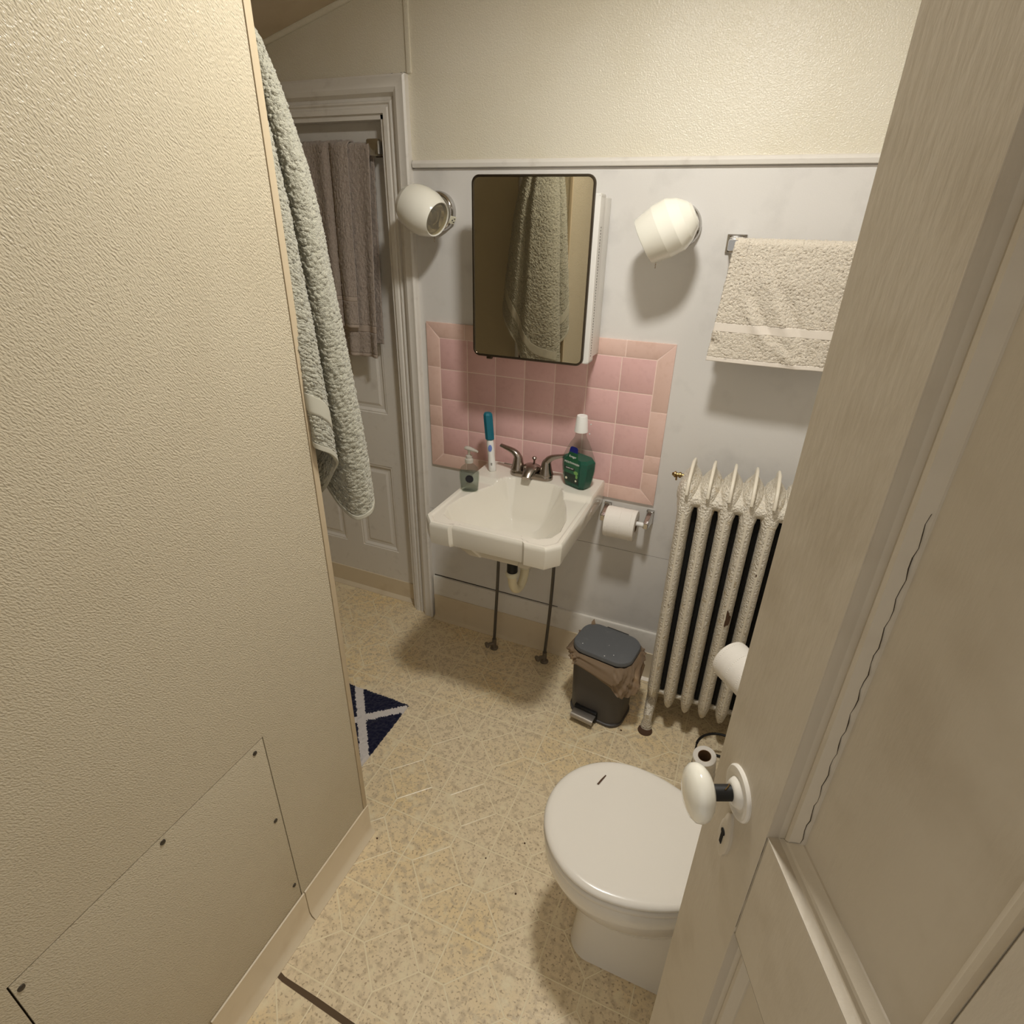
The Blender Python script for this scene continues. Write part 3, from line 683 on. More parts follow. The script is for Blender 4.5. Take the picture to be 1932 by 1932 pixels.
# ---- mouthwash bottle
mw = thing('mouthwash_bottle', (.565, -.098, DZ), 'clear bottle of teal green mouthwash with white cap on the sink ledge', 'mouthwash bottle')
wx, wy, wa = .566, -.092, -.42
def R2(x, y): return (wx+x*math.cos(wa)-y*math.sin(wa), wy+x*math.sin(wa)+y*math.cos(wa))
def oct_(z, a, b, ch=.62, n=6):
    poly = [(a, -b*ch), (a, b*ch), (a*ch*1.1, b), (-a*ch*1.1, b), (-a, b*ch), (-a, -b*ch), (-a*ch*1.1, -b), (a*ch*1.1, -b)]
    out = []
    for k in range(8):
        p, q = Vector(poly[k]), Vector(poly[(k+1) % 8])
        for i in range(4): out.append((*R2(*p.lerp(q, i/4)), DZ+z))
    return out
def circ(z, r): return [(*R2(r*math.cos(2*PI*(k-2)/32-.35), r*math.sin(2*PI*(k-2)/32-.35)), DZ+z) for k in range(32)]
def mixr(A, B, t): return [tuple(Vector(a).lerp(Vector(b), t)) for a, b in zip(A, B)]
prof = [(0, .042, .025), (.004, .045, .028), (.03, .050, .032), (.062, .055, .034), (.092, .056, .034), (.108, .050, .032), (.130, .040, .029), (.155, .028, .0235)]
shell = [oct_(*p) for p in prof]+[mixr(oct_(.170, .021, .020), circ(.170, .020), .6), circ(.180, .0185), circ(.194, .0185)]
loft('bottle', shell, M['clear'], mw, angle=30)
loft('liquid', [oct_(z+.0015, a-.0018, b-.0018) for z, a, b in prof[:5]]+[oct_(.104, .0462, .0275)], M['liquid'], mw, angle=30)
lathe('cap', [(.0205, 0), (.0225, .001), (.0225, .004), (.0215, .010), (.0175, .052), (.0165, .0545), (.015, .055), (.0145, .0535), (0, .0535)], (wx, wy, DZ+.192), (0, 0, 1), M['plastic_white'], mw, 40)
fxn = Vector((math.sin(wa), -math.cos(wa), 0)); fxr = Vector((math.cos(wa), math.sin(wa), 0))
def front(u, z):     # point on the bottle's front face
    zs = [p[0] for p in prof]; b = np.interp(z, zs, [p[2] for p in prof]); return Vector((wx, wy, DZ+z))+fxr*u+fxn*(b+.0006)
def patch(name, poly, m, parent, lift=0):
    n = len(poly); mid = [(-.5*0, 0)]
    vs = [front(u, z)+fxn*lift for u, z in poly]+[front(u, z)+fxn*(lift-.0012) for u, z in poly]
    return mesh(name, vs, [tuple(range(n))]+[(k, k+n, (k+1) % n+n, (k+1) % n) for k in range(n)], m, parent)
lab = [(-.030, .020), (.030, .020), (.032, .062), (.0325, .092), (.028, .100), (.0215, .112), (.0195, .125), (.0175, .140), (-.0175, .140), (-.0195, .125), (-.0215, .112), (-.028, .100), (-.0325, .092), (-.032, .062)]
def strip_patch(name, rows, m, parent, lift):
    vs = []; fs = []
    for i, (w0, w1, z) in enumerate(rows):
        vs += [front(w0, z)+fxn*lift, front(w1, z)+fxn*lift]
        if i: fs.append((2*i-2, 2*i-1, 2*i+1, 2*i))
    return mesh(name, vs, fs, m, parent)
lb = strip_patch('label', [(-.030, .030, .018), (-.031, .031, .040), (-.032, .032, .062), (-.0325, .0325, .092), (-.028, .028, .099), (-.023, .023, .108), (-.0185, .0185, .126)], M['label_green'], mw, .0003)
strip_patch('blue_badge', [(-.0185, .0185, .1262), (-.0175, .0175, .136), (-.0165, .0165, .140), (-.013, .013, .1435), (-.006, .006, .145)], M['dark_blue'], lb, .0003)
strip_patch('dark_band', [(-.030, .014, .066), (-.030, .014, .074)], M['black'], lb, .0005)
strip_patch('dark_panel', [(-.0295, .030, .019), (-.030, .0305, .040), (-.031, .014, .0655)], M['label_dark'], lb, .0004)
def ptext(body, size, u, z, m=M['plastic_white'], up=.0007):
    zs = [p[0] for p in prof]; bs_ = [p[2] for p in prof]; sl = (np.interp(z+.004, zs, bs_)-np.interp(z-.004, zs, bs_))/.008
    yv = (Vector((0, 0, 1))+fxn*sl).normalized(); nn = fxr.cross(yv); p = front(u, z)+fxn*up
    text('lettering', body, size, Matrix(((fxr.x, yv.x, nn.x, p.x), (fxr.y, yv.y, nn.y, p.y), (fxr.z, yv.z, nn.z, p.z), (0, 0, 0, 1))), m, lb)
ptext('MOUTHWASH', .0098, 0, .090); ptext('Kroger', .0105, 0, .112); ptext('CLASSIC MINT', .0052, -.008, .070)
lathe('leaf_print', [(.009, -.0004), (.009, .0004), (0, .0005)], front(.020, .060)+fxn*.0006, fxn, M['leaf'], lb, 18, 40, 1, .7)
lathe('leaf_print', [(.007, -.0004), (.007, .0004), (0, .0005)], front(.023, .047)+fxn*.0006, fxn, M['leaf'], lb, 18, 40, .6, 1)
lathe('seal_print', [(.0045, -.0004), (.0045, .0004), (0, .0005)], front(-.022, .031)+fxn*.0006, fxn, M['plastic_ivory'], lb, 18)
lathe('seal_print', [(.0035, -.0004), (.0035, .0004), (0, .0005)], front(.020, .031)+fxn*.0006, fxn, M['plastic_ivory'], lb, 18)

# ================================================================== TOILET PAPER HOLDER ON THE WALL
def paper_roll(c, axis, r, h, rc, parent=None, label=None, cat=None, group=None, rough=.0012):
    rs = np.random.RandomState(int(abs(c[0])*1000)); t = parent or thing('toilet_paper_roll', (c[0], c[1], c[2]-r), label, cat, group)
    prof = [(rc, -h/2), (r-.0015, -h/2), (r, -h/2+.0015)]+[(r+.0003*math.sin(k*2.1), -h/2+h*k/16) for k in range(1, 16)]+[(r, h/2-.0015), (r-.0015, h/2), (rc, h/2)]
    mt = basis(c, axis); n = 48; bm = bmesh.new(); rings = [[bm.verts.new(mt @ Vector((q*math.cos(2*PI*k/n), q*math.sin(2*PI*k/n), z))) for k in range(n)] for q, z in prof]
    for a, b in zip(rings, rings[1:]+rings[:1]):
        for k in range(n): bm.faces.new((a[k], b[k], b[(k+1) % n], a[(k+1) % n]))
    bmobj('paper', bm, M['paper'], t, angle=40)
    bm = bmesh.new()
    for zz in (-h*.40, -h*.0, h*.36):
        for k in range(60):
            a = 2*PI*k/60; p = mt @ Vector((r*math.cos(a), r*math.sin(a), zz)); bmesh.ops.create_cube(bm, size=.0016, matrix=Matrix.Translation(p))
    bmobj('embossing', bm, M['paper'], t)['kind'] = 'stuff'
    rings = [[mt @ Vector((q*math.cos(2*PI*k/24), q*math.sin(2*PI*k/24), z)) for k in range(24)] for q, z in ((rc, -h/2-.0003), (rc, h/2+.0003), (rc-.0012, h/2+.0003), (rc-.0012, -h/2-.0003), (rc, -h/2-.0003))]
    loft('core', rings, M['card'], t, cap=(False, False), angle=40)
    return t
hz = .700
th = thing('paper_holder', (.735, 0, hz-.03), 'chrome two post toilet paper holder on the wall right of the sink', 'toilet paper holder')
for x, s in ((.662, -1), (.812, 1)):
    po = prism('post', rrect(x-.013, x+.013, hz-.026, hz+.030, .004), -.010, 0, M['chrome'], th, .002, 'y')
    rings = [[(x+u, y, hz+.002+v) for u, v in rrect(-a, a, -b, b, min(a, b)*.4)] for y, a, b in ((-.008, .012, .024), (-.03, .011, .018), (-.06, .010, .014), (-.078, .009, .013), (-.084, .006, .009))]
    loft('arm', rings, M['chrome'], po, angle=35)
tube('roller', [(.672, -.070, hz), (.803, -.070, hz)], .0085, M['plastic_white'], th, 16)
paper_roll((.727, -.070, hz-.010), (1, 0, 0), .0535, .104, .0215, None, 'white toilet paper roll on the chrome holder right of the sink', 'toilet paper', 'toilet paper rolls')

# ================================================================== RADIATOR
ra = thing('radiator', (1.14, -.18, 0), 'old cream painted cast iron column radiator with rust chips and pointed fins', 'radiator')
ry = -.178; rp = .0578; rx0 = .9385
def section(cx, first):
    # front outline: half width by height, depth by height; rings are rounded boxes
    if first: zs = [(.000, .012, .016), (.004, .020, .022), (.016, .019, .022), (.03, .0145, .018), (.08, .0165, .026), (.12, .021, .060), (.165, .0228, .096), (.20, .0230, .100)]
    else: zs = [(.074, .0025, .010), (.079, .005, .026), (.095, .0105, .060), (.125, .0185, .088), (.155, .0228, .098), (.20, .0230, .100)]
    zs += [(.50, .0226, .100), (.80, .0228, .100), (.858, .0235, .100), (.880, .0284, .098), (.905, .0289, .094), (.930, .0289, .090), (.942, .0282, .086), (.949, .0225, .082), (.956, .0155, .075), (.966, .0095, .062), (.978, .0060, .046), (.990, .0040, .026), (.997, .003, .014)]
    rings = []
    for z, w, d in zs:
        ring = []; leg = first and z < .11
        for k in range(32):
            t = 2*PI*k/32; c, s = math.cos(t), math.sin(t); e = .62 if .15 < z < .9 else .75
            x = w*math.copysign(abs(c)**e, c); y = d*math.copysign(abs(s)**(.9), s)
            yy = ry+y if not leg else ry-.100+.018*(z < .09)+y
            ring.append((cx+x, yy, z))
        rings.append(ring)
    return rings
for i in range(8):
    cx = rx0+rp*i; r = section(cx, i == 0)
    o = loft('column', r, M['radiator'], ra, angle=50)
    # raised centre bead down the front of the column
    fb = []
    for z, w in ((.17, .003), (.3, .004), (.6, .004), (.86, .004), (.93, .0035)):
        yy = ry-.0985+(.012 if z > .9 else 0); fb.append([(cx+w*math.cos(a), yy-.0025*math.sin(a), z) for a in [PI*k/6-PI*0 for k in range(7)]]+[(cx-w, yy+.006, z), (cx+w, yy+.006, z)])
    loft('front_bead', fb, M['radiator_fin'], o, angle=60)
    # crest fin running over the top
    pth = [(-.104, .932), (-.099, .952), (-.078, .975), (-.050, .990), (-.02, 1.000), (.03, .992), (.08, .965)]; rings = []
    for j, (y, z) in enumerate(pth):
        d = Vector((0, pth[min(j+1, 6)][0]-pth[max(j-1, 0)][0], pth[min(j+1, 6)][1]-pth[max(j-1, 0)][1])).normalized(); nn = Vector((0, -d.z, d.y))
        w = .0045 if j < 5 else .0035; hh = .007 if 0 < j < 6 else .004; p = Vector((cx, ry+y, z)); rings.append([p+Vector((a, 0, 0))+nn*b for a, b in ((-w, -hh*2.2), (w, -hh*2.2), (w, hh*.5), (w*.6, hh*.8), (-w*.6, hh*.8), (-w, hh*.5))])
    loft('crest_fin', rings, M['radiator_fin'], o, angle=50)
    if i < 7:
        x0, x1 = cx+.012, cx+rp-.012
        for zc, hz_, hy in ((.905, .038, .088), (.150, .022, .060)):
            hb = bmesh.new(); add_lathe(hb, [(1, x0), (.97, (x0+x1)/2), (1, x1)], Matrix(((0, 0, 1, 0), (hy, 0, 0, ry), (0, hz_, 0, zc), (0, 0, 0, 1))), 24)
            bmobj('hub', hb, M['radiator'], ra, angle=50)
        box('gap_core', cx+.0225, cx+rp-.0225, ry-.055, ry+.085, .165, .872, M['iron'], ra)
bm = bmesh.new()
add_lathe(bm, [(.036, 0), (.034, .010), (.024, .016), (.012, .018)], basis((rx0-.016, ry, .900), (-1, 0, 0)), 18)
bmobj('end_boss', bm, M['radiator'], ra, angle=40)
lathe('air_vent', [(.005, 0), (.005, .010), (.009, .012), (.009, .017), (.006, .019), (.006, .025), (.0095, .027), (.0095, .031), (.006, .033), (.004, .038), (0, .038)], (rx0-.020, ry+.006, .944), (-1, 0, 0), M['brass'], ra, 14)
tube('vent_spout', [(rx0-.044, ry+.006, .938), (rx0-.044, ry+.006, .926)], .0028, M['brass'], ra, 8)
def chip(cx, z, w, h, seed):
    rs = np.random.RandomState(seed); pl = []
    for k in range(16):
        t = 2*PI*k/16; q = 1+.3*rs.uniform(-1, 1); pl.append((w*q*math.cos(t), h*q*math.sin(t)))
    def fy_(x): return ry-.1004*(max(0, 1-(abs(x)/.0240)**3.2))**.42-.0005
    vs = [(cx+x, fy_(x), z+v_) for x, v_ in pl]+[(cx, fy_(0), z)]
    return mesh('paint_chip', vs, [(16, (k+1) % 16, k) for k in range(16)], M['rust'], ra)
chip(rx0+3*rp+.004, .548, .0115, .027, 3); chip(rx0+4*rp-.002, .72, .003, .004, 5); chip(rx0+.004, .55, .002, .002, 6)
lathe('foot_rim', [(.026, 0), (.025, .004), (.02, .005)], (rx0, ry-.102, 0), (0, 0, 1), M['rust'], ra, 20)
box('leg', rx0-.012, rx0+.012, ry+.06, ry+.09, 0, .12, M['radiator'], ra, .004)

# ================================================================== PEDAL BIN
BC = Vector((.760, -.238, 0)); br = math.radians(-9)
def RB(x, y, z): return (BC.x+x*math.cos(br)-y*math.sin(br), BC.y+x*math.sin(br)+y*math.cos(br), z)
bi = thing('pedal_bin', BC, 'small dark grey pedal bin with blue grey lid standing beside the radiator', 'waste bin')
def rr3(w, d, z, r=.05, n=8): return [RB(x, y, z) for x, y in rrect(-w/2, w/2, -d/2, d/2, r, n)]
loft('body', [rr3(.196, .150, .0), rr3(.204, .158, .003), rr3(.204, .158, .012), rr3(.196, .150, .014), rr3(.206, .158, .20), rr3(.212, .162, .285), rr3(.200, .150, .285), rr3(.19, .14, .25)], M['bin'], bi, cap=(True, True), angle=35)
loft('lid', [rr3(.214, .160, .289, .052), rr3(.219, .165, .291, .054), rr3(.219, .165, .300, .054), rr3(.214, .160, .3045, .052), rr3(.205, .151, .306, .048), rr3(.10, .07, .3068, .03)], M['bin_lid'], bi, angle=35)
MB_ = Matrix(((math.cos(br), -math.sin(br), 0, BC.x), (math.sin(br), math.cos(br), 0, BC.y), (0, 0, 1, 0), (0, 0, 0, 1)))
box('hinge', -.040, .045, .070, .096, .255, .297, M['black'], bi, .004, 2, MB_)
pe = box('pedal', -.062, .018, -.118, -.074, .030, .036, M['black'], bi, .003, 2, MB_)
rings = [[tuple(MB_ @ Vector((x, -.100-dy, z))) for dy, z in ((-.012, .0395), (.013, .0385), (.0215, .034), (.0235, .026), (.0205, .023), (.0175, .030), (.009, .0345), (-.012, .0362))] for x in (-.064, -.030, 0, .020)]
loft('pedal_cover', rings, M['steel'], pe, angle=50)
box('pedal_well', -.066, .022, -.088, -.066, .004, .050, M['black'], bi, .004, 2, MB_)
# plastic bag folded over the rim
nb = 160; rs = np.random.RandomState(11)
th_ = np.linspace(0, 2*PI, nb, endpoint=False)
base = rrect(-.106, .106, -.081, .081, .05, 39); per = np.array(base); 
sel = np.array([per[int(i*len(per)/nb)] for i in range(nb)]); angb = np.arctan2(sel[:, 1], sel[:, 0])
def waves(k, ph, fr_): return np.sin(fr_*angb+ph)
hem = .240+.6*(.014*waves(0, .4, 3)+.010*waves(0, 2., 7)+.006*waves(0, 1., 13))
hem = hem-.060*np.exp(-((angb+.75)/.36)**2)-.045*np.exp(-((angb+.15)/.3)**2)
hem = hem+.02*np.exp(-((angb+1.9)/.35)**2)
levels = 14; rings = []
for L in range(levels+1):
    t = L/levels; out = []
    for k in range(nb):
        x, y = sel[k]; d = Vector((x, y)).normalized(); z = .2875*(1-t)+hem[k]*t
        o = .004+.010*math.sin(PI*t)+.006*t; cr = (.0045*math.sin(17*angb[k]+9*t)+.004*math.sin(29*angb[k]-17*t)*math.sin(5*t+3*angb[k])+.004*math.sin(7*angb[k]+5*t)+.003*math.sin(47*angb[k]+21*t))*min(1, t*2.5)
        flare = .030*t*math.exp(-((angb[k]+.15)/.35)**2)+.012*t*math.exp(-((angb[k]+.8)/.3)**2)
        q = o+max(cr, -o+.002)+flare
        out.append(RB(x*(1+.0)+d.x*q, y+d.y*q, z+.002*math.sin(23*angb[k])*(t < .2)+.003*math.sin(11*angb[k]+3)*t))
    rings.append(out)
loft('bag_liner', [[RB(x*.93, y*.93, .278) for x, y in sel]]+rings, M['bag'], bi, cap=(False, False), angle=60)
bm = bmesh.new(); vs = [bm.verts.new(RB(*p)) for p in ((-.088, .055, .286), (-.070, .070, .287), (-.083, .068, .330), (-.090, .062, .318))]
bm.faces.new(vs[:3]); bm.faces.new((vs[0], vs[2], vs[3])); bmobj('bag_tip', bm, M['bag'], bi)
bm = bmesh.new()
for x, y in ((-.070, -.052), (.045, -.050), (.012, -.012), (.02, -.075+.005)): add_lathe(bm, [(.0022, 0), (0, .0014)], Matrix.Translation(RB(x, y, .3062)), 8)
bmobj('water_drop', bm, M['plastic_white'], bi)['kind'] = 'stuff'

# ================================================================== TOILET
TC = Vector((.970, -.967, 0))
to = thing('toilet', (1.15, -.967, 0), 'white round front toilet with closed lid behind the open door', 'toilet')
def egg(z, r=.170, back=1.215, k=1.0, dx=0, n=72, off=0):
    """round front plan: circle front, sides tapering to the back; k scales about the centre"""
    out = []
    for i in range(n):
        t = 2*PI*i/n; c, s = math.cos(t), math.sin(t)
        if c <= 0: x, y = r*c*1.02, r*s
        else:
            L = back-TC.x; x = L*c**.9 if c > 0 else 0; y = r*math.copysign(abs(s)**.8, s)*(1-.22*(x/L)**1.6)
        out.append((TC.x+dx+x*k, TC.y+y*k, z))
    return out
loft('pedestal', [[(x, y, z) for x, y in rrect(x0, 1.40, -.967-w, -.967+w, .055, 8)] for z, x0, w in ((0, .898, .088), (.004, .895, .091), (.02, .897, .089), (.12, .905, .085), (.2, .915, .085), (.26, .94, .09))], M['toilet'], to, angle=40)
loft('bowl', [egg(.200, k=.50, dx=.085), egg(.225, k=.64, dx=.055), egg(.260, k=.80, dx=.025), egg(.300, k=.915, dx=.008), egg(.335, k=.965), egg(.355, k=.975), egg(.372, k=.972), egg(.378, k=.955)], M['toilet'], to, angle=45)
loft('seat', [egg(.381, k=.955), egg(.383, k=.985), egg(.389, k=.995), egg(.396, k=.992), egg(.399, k=.972)], M['toilet_seat'], to, angle=50)
ld = loft('lid', [egg(.402, k=.962), egg(.404, k=.988), egg(.408, k=.996), egg(.4125, k=.988), egg(.4165, k=.966), egg(.4185, k=.93), egg(.4185, k=.86), egg(.4178, k=.83), egg(.4170, k=.80), egg(.4166, k=.72), egg(.4172, k=.4)], M['toilet_seat'], to, angle=70)
mesh('scratch', [(.893, -.890, .4181), (.8975, -.8905, .4181), (.908, -.858, .4181), (.9055, -.857, .4181), (.899, -.872, .4181)], [(0, 1, 2, 3, 4)], M['rust'], ld)
for y in (-1.03, -.905): tube('lid_hinge', [(1.218, y-.025, .405), (1.218, y+.025, .405)], .013, M['toilet_seat'], to, 14)
loft('tank', [[(x, y, z) for x, y in rrect(1.262, 1.462, -1.177, -.757, .03, 6)] for z in (.385, .39, .70)], M['toilet'], to, angle=40)
box('tank_lid', 1.252, 1.47, -1.187, -.747, .70, .738, M['toilet'], to, .010, 3)
loft('tank_base', [[(x, y, z) for x, y in rrect(1.19, 1.43, -1.09, -.845, .05, 6)] for z in (.25, .386)], M['toilet'], to, angle=40)
lathe('flush_lever', [(.012, 0), (.012, .008), (.006, .012), (.006, .02)], (1.262, -1.12, .65), (-1, 0, 0), M['chrome'], to, 16)

# ================================================================== FREE STANDING PAPER STAND
PS = Vector((1.192, -.374, 0))
ps = thing('paper_stand', PS, 'black wire toilet paper stand behind the open door, in front of the radiator', 'toilet paper stand')
def wire(name, pts, r=.0042, par=None): return tube(name, pts, r, M['black'], par or ps, 10)
ua = Vector((.68, -.73, 0)).normalized()
AC = Vector((1.138, -.473, .560))+ua*.054; PO = AC+ua*.082
wire('base_ring', [(PS.x+.081*math.cos(a), PS.y+.081*math.sin(a), .006) for a in [2*PI*k/40 for k in range(41)]])
wire('cage_ring', [(PS.x+.081*math.cos(a), PS.y+.081*math.sin(a), .104) for a in [-.3+3.3*k/30 for k in range(31)]])
for a in (-.3, 1.3, 3.0): wire('cage_wire', [(PS.x+.081*math.cos(a), PS.y+.081*math.sin(a), .006), (PS.x+.081*math.cos(a), PS.y+.081*math.sin(a), .104)], .003)
wire('base_bar', [(PS.x+.05, PS.y-.07, .006), (PO.x, PO.y, .006)])
wire('pole', [(PO.x, PO.y, .004), (PO.x, PO.y, .56), (PO.x, PO.y, .60)]+bez((PO.x, PO.y, .61), (PO.x, PO.y, .65), (PO.x-.01, PO.y+.01, .66), (PO.x-.03, PO.y+.03, .65), 8))
wire('arm', [(PO.x, PO.y, .560), AC-ua*.060])
paper_roll(AC, ua, .056, .108, .021, None, 'full white toilet paper roll on the arm of the black stand', 'toilet paper', 'toilet paper rolls')
paper_roll((1.146, -.398, .058), (-.10, -.20, .96), .036, .104, .0205, None, 'nearly used up toilet paper roll with dark open core near the toilet lid', 'toilet paper', 'toilet paper rolls')

# ================================================================== TOWELS
def fuzz(P, amp, seed=0):
    rs = np.random.RandomState(seed); n = normals(P); r = rs.normal(0, 1, P.shape[:2])
    r = .6*r+.4*(np.roll(r, 1, 0)+np.roll(r, 1, 1))/1.4
    return P+n*(r*amp)[:, :, None]
def solidify(o, t):
    md = o.modifiers.new('thickness', 'SOLIDIFY'); md.thickness = t; md.offset = 0
# ---- sage bath towel gathered on a hook at the end of the partition
sb = thing('bath_towel', (.16, -.90, 1.0), 'sage green terry bath towel hanging in folds at the edge of the left partition', 'towel')
# cross-section at the bottom (x, y, bottom z)
cs = np.array([(.225, -.975, 1.235), (.262, -.978, 1.220), (.283, -.992, 1.205), (.294, -.968, 1.185), (.286, -.943, 1.158), (.266, -.926, 1.136), (.225, -.938, 1.072), (.150, -.950, 1.150), (.095, -.925, 1.26), (.165, -.898, 1.14), (.240, -.894, 1.015), (.268, -.889, .995), (.284, -.870, 1.000), (.278, -.840, 1.008), (.252, -.808, 1.02), (.212, -.783, 1.035), (.17, -.767, 1.06), (.140, -.758, 1.09), (.095, -.770, 1.14), (.050, -.754, 1.19), (.0, -.765, 1.235), (-.045, -.800, 1.28), (-.060, -.850, 1.32), (-.040, -.900, 1.35)])
cs[:, 0] = np.where(cs[:, 0] < .2, np.where(np.arange(len(cs)) > 15, .2-(.2-cs[:, 0])*.70, cs[:, 0]), cs[:, 0])
def spline(cs, n):
    t = np.concatenate([[0], np.cumsum(np.linalg.norm(np.diff(cs[:, :2], axis=0), axis=1))]); t /= t[-1]; tt = np.linspace(0, 1, n); m = np.gradient(cs, t, axis=0)
    out = np.empty((n, cs.shape[1]))
    for i, x in enumerate(tt):
        k = min(np.searchsorted(t, x, 'right')-1, len(t)-2); h = t[k+1]-t[k]; s = (x-t[k])/h
        out[i] = (2*s**3-3*s**2+1)*cs[k]+(s**3-2*s**2+s)*h*m[k]+(-2*s**3+3*s**2)*cs[k+1]+(s**3-s**2)*h*m[k+1]
    return out
NU, NV = 300, 460
C0 = spline(cs, NU); ZT = 1.955; top = np.array([.175, -.968])
v_ = np.linspace(0, 1, NV)
P = np.empty((NV, NU, 3))
for i, v in enumerate(v_):
    z = ZT+(C0[:, 2]-ZT)*v
    q = np.clip((ZT-z)/(ZT-1.0), 0, 1.05); zt = [.95, 1.05, 1.2, 1.42, 1.63, 1.70, 1.81, 1.87, 1.91, 1.96]
    sc = np.interp(z, zt, [1.02, 1, .93, .79, .64, .57, .43, .33, .22, .12]); sy = np.interp(z, zt, [1.0, 1.0, .96, .88, .78, .71, .52, .38, .20, .06])
    P[i, :, 0] = top[0]+(C0[:, 0]-top[0])*sc+.0*q; P[i, :, 1] = top[1]+(C0[:, 1]-top[1])*sy
    P[i, :, 0] += .006*np.sin(9*q+C0[:, 1]*30)*q*.5; P[i, :, 2] = z
# distance from the hem along the cloth selects woven bands
hd = (C0[:, 2][None, :]*-1+P[:, :, 2])
uu = np.linspace(0, 1, NU)[None, :]
bandmask = (((hd > .075) & (hd < .112)) & ((uu < .26) | (uu > .58))) | (hd < .012)
Pn = fuzz(P, .0016, 1); Pf = np.where(bandmask[:, :, None], P-normals(P)*.002, Pn)
def split_grid(name, P, mask, m1, m2, parent, nm2, sol=None):
    nv, nu = P.shape[:2]; idx = np.arange(nv*nu).reshape(nv, nu)
    f = np.stack([idx[:-1, :-1], idx[:-1, 1:], idx[1:, 1:], idx[1:, :-1]], -1).reshape(-1, 4); fm = mask[:-1, :-1].reshape(-1)
    out = []
    for nm, sel_, mm in ((name, f[~fm], m1), (nm2, f[fm], m2)):
        u, inv = np.unique(sel_, return_inverse=True); me = bpy.data.meshes.new(nm)
        me.from_pydata(P.reshape(-1, 3)[u].tolist(), [], inv.reshape(-1, 4).tolist()); me.update(); o = link(nm, me, mm, parent, True)
        if sol: solidify(o, sol)
        out.append(o)
    return out
split_grid('terry_cloth', Pf, bandmask, M['terry_sage'], M['band_sage'], sb, 'woven_band', .006)
hk = thing('towel_hook', (.175, YE, 1.97), 'small chrome hook holding the sage bath towel near the ceiling', 'hook')
tube('hook_bar', [(.175, YE-.003, 2.0), (.175, YE+.012, 2.0), (.175, YE+.025, 1.955), (.175, YE+.04, 1.965)], .005, M['chrome'], hk)
box('hook_plate', .160, .190, YE-.002, YE+.004, 1.965, 2.03, M['chrome'], hk, .002)

# ---- bars
def towel_bar(name, x0, x1, z, y, ywall, label, square=True):
    t = thing(name, ((x0+x1)/2, ywall, z-.03), label, 'towel bar', 'towel bars')
    tube('bar', [(x0+.006, y, z), (x1-.006, y, z)], .007, M['chrome'], t, 14)
    for x in (x0, x1):
        p = box('plate', x-.026, x+.026, ywall-.006, ywall, z-.024, z+.024, M['chrome'], t, .002)
        rings = [[(x+u*a, yy, z+v*a) for u, v in rrect(-1, 1, -1, 1, .3, 4)] for yy, a in (((ywall-.004, .022), (ywall-.016, .018), (y+.012, .012), (y-.006, .014), (y-.013, .012)) if square else ((ywall-.004, .020), (y+.006, .020), (y+.002, .0235), (y-.012, .0235), (y-.014, .021)))]
        loft('bracket', rings, M['chrome'], p, angle=35)
    return t
towel_bar('towel_bar', -.80, -.2165, 1.813, .0, dz, 'chrome towel bar with square bracket across the top of the closet door', False)
towel_bar('towel_bar', .935, 1.33, 1.569, -.098, 0, 'chrome towel bar on the white wall under the beige hand towel')
# ---- cloth draped over a bar
def drape(name, label, x0, x1, zbot_f, zbot_b, zbar, ybar, m1, m2, nu, nv, wave, loc, bands, group=None, rad=.014, xbot=None, sol=.006, seed=3, amp=.0014):
    t = thing(name, loc, label, 'towel', group)
    Lf = zbar-zbot_f; Lb = zbar-zbot_b; arc = PI*rad; tot = Lf+arc+Lb; s = np.linspace(0, tot, nv); u = np.linspace(0, 1, nu)
    P = np.empty((nv, nu, 3)); hf = np.empty(nv)
    for i, ss in enumerate(s):
        if ss < Lf: z = zbot_f+ss; y = ybar-rad; side = 1
        elif ss < Lf+arc: a = (ss-Lf)/rad; z = zbar+rad*math.sin(a); y = ybar-rad*math.cos(a); side = math.cos(a)
        else: z = zbar-(ss-Lf-arc); y = ybar+rad; side = -1
        fall = max(0, (zbar-z)/Lf); xa = x0 if xbot is None else x0+(xbot[0]-x0)*fall; xb = x1 if xbot is None else x1+(xbot[1]-x1)*fall
        P[i, :, 0] = xa+(xb-xa)*u; w = wave(u, fall, z); P[i, :, 1] = y-np.where(side > 0, w*side, -w*.15*side*0); P[i, :, 2] = z+rad*0
        hf[i] = ss if ss < Lf else 9
    mask = np.zeros((nv, nu), bool)
    for a, b in bands: mask |= ((hf >= a) & (hf <= b))[:, None]
    Pn = fuzz(P, amp, seed); P = np.where(mask[:, :, None], P+normals(P)*0, Pn)
    split_grid('terry_cloth', P, mask, m1, m2, t, 'woven_band', sol)
    return t
def w_beige(u, f, z):
    x = .93+.36*u
    w = .010*f*np.sin(3.2*u+.4)+.010*f
    w += .007*np.exp(-((x-.985-(1.45-z)*.62)/.016)**2)*np.exp(-((z-1.385)/.06)**2)-.006*np.exp(-((x-1.008-(1.45-z)*.62)/.014)**2)*np.exp(-((z-1.385)/.06)**2)
    w += .008*np.exp(-((x-1.045-(1.47-z)*.58)/.018)**2)*np.exp(-((z-1.40)/.08)**2)-.007*np.exp(-((x-1.073-(1.47-z)*.58)/.016)**2)*np.exp(-((z-1.40)/.08)**2)
    w += .006*np.exp(-((x-1.05-(1.36-z)*1.2)/.02)**2)*np.exp(-((z-1.31)/.04)**2)
    w -= .010*np.exp(-((x-.932)/.012)**2)*np.exp(-((z-1.325)/.012)**2)
    w += .004*sstep(.9665, .9685, x)*sstep(1.44, 1.50, z)
    return w
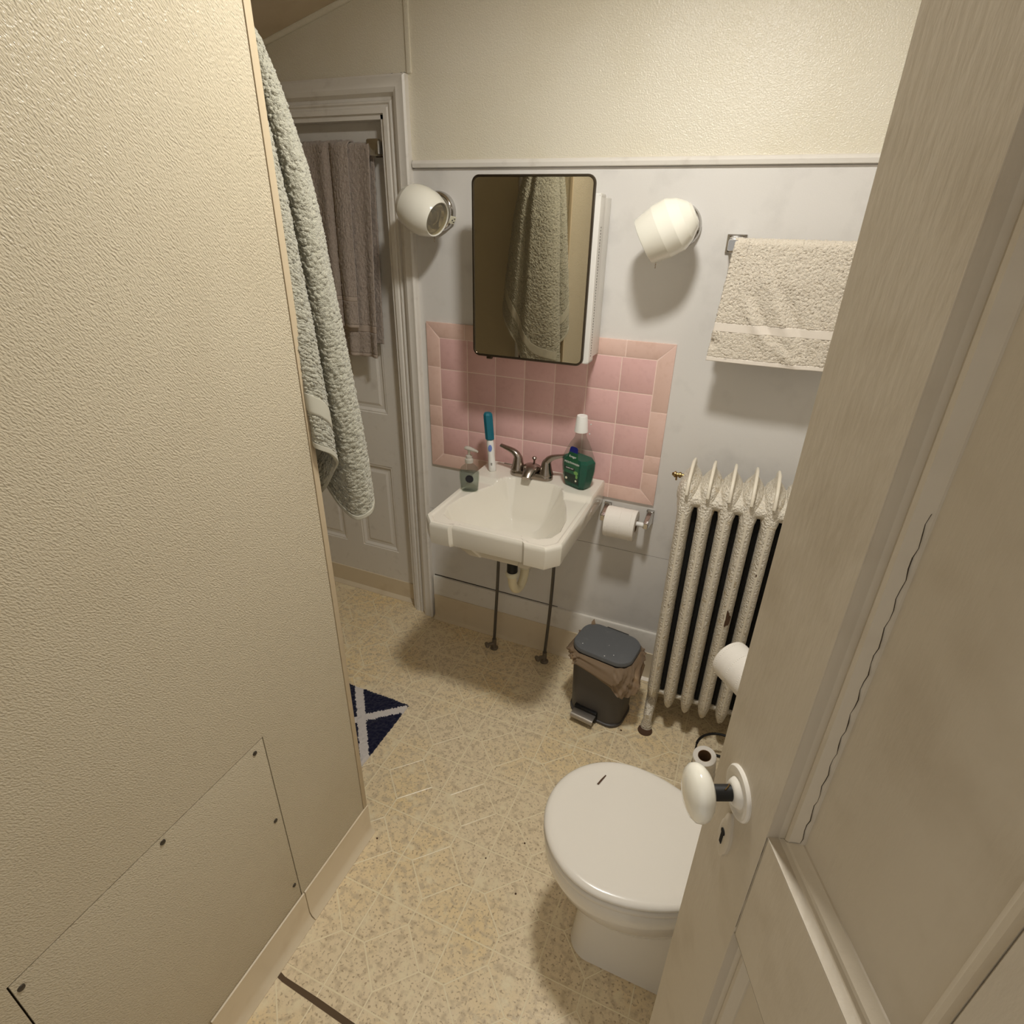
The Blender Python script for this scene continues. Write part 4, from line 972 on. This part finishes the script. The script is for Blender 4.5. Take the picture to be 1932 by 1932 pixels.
drape('hand_towel', 'beige terry hand towel hanging on the white wall right of the mirror', .938, 1.30, 1.278, 1.33, 1.569, -.098, M['terry_beige'], M['band_beige'], 190, 300, w_beige, (1.11, -.11, 1.278), ((.0, .010), (.077, .100)), 'towels on bars', xbot=(.917, 1.30))
tf = lambda x: np.exp(-x*x)
def w_bath(u, f, z):
    x = -.63+.39*u
    return .008*f+.010*np.sin(x*52+.6)*(.35+.65*f)+.010*tf((x+.268)/.03)*f+.004*np.sin(x*120)*f
drape('bath_towel', 'long taupe bath towel, the longer of two on the closet door bar', -.64, -.230, 1.145, 1.19, 1.813, .0, M['terry_taupe'], M['band_taupe'], 150, 330, w_bath, (-.42, -.03, 1.155), ((0, .010), (.085, .112)), 'towels on bars', rad=.012, xbot=(-.64, -.252), seed=5)
def w_hand(u, f, z):
    x = -.60+.285*u
    return .004+.008*f+.017*tf((x+.345)/.026)*(.45+.55*f)-.012*tf((x+.392)/.012)+.009*np.sin(x*62+1.2)*(.5+.5*f)*(x < -.39)
drape('hand_towel', 'shorter taupe hand towel folded over the long taupe bath towel', -.61, -.306, 1.250, 1.30, 1.813, .0, M['terry_taupe'], M['band_taupe'], 150, 300, w_hand, (-.43, -.05, 1.25), ((0, .008), (.088, .104)), 'towels on bars', rad=.0195, xbot=(-.59, -.318), seed=6)

# ================================================================== BATH MAT
bmt = thing('bath_mat', (-.25, -.74, 0), 'navy blue bath mat with white crossing stripes, half hidden by the left partition', 'bath mat')
mx_0, mx_1, my_0, my_1 = -.62, .112, -.95, -.527; st = .0042
xs = np.arange(mx_0, mx_1+st/2, st); ys = np.arange(my_0, my_1+st/2, st); X, Y = np.meshgrid(xs, ys)
Zm = .011+RNG.normal(0, .0016, X.shape); edge = np.minimum.reduce([X-mx_0, mx_1-X, Y-my_0, my_1-Y]); Zm = np.where(edge < st*.6, .0005, Zm)
Pm = np.stack([X+RNG.normal(0, .0011, X.shape), Y+RNG.normal(0, .0011, X.shape), Zm], -1)
def band_(x, y, p, q, w):
    p = np.array(p); q = np.array(q); d = (q-p)/np.linalg.norm(q-p); return np.abs((x-p[0])*-d[1]+(y-p[1])*d[0]) < w/2
dA = np.array((.225, -.275)); dB = np.array((-.108, -.092))
mk = np.zeros(X.shape, bool)
for k in (-2, -1, 0): o_ = np.array((-.118, -.522))+np.array((.33*k, 0)); mk |= band_(X, Y, o_, o_+dA, .030)
for k in (-1, 0): o_ = np.array((.110, -.553))+np.array((0, .30*k)); mk |= band_(X, Y, o_, o_+dB, .030)
split_grid('pile', Pm, mk, M['navy'], M['white_pile'], bmt, 'stripe')
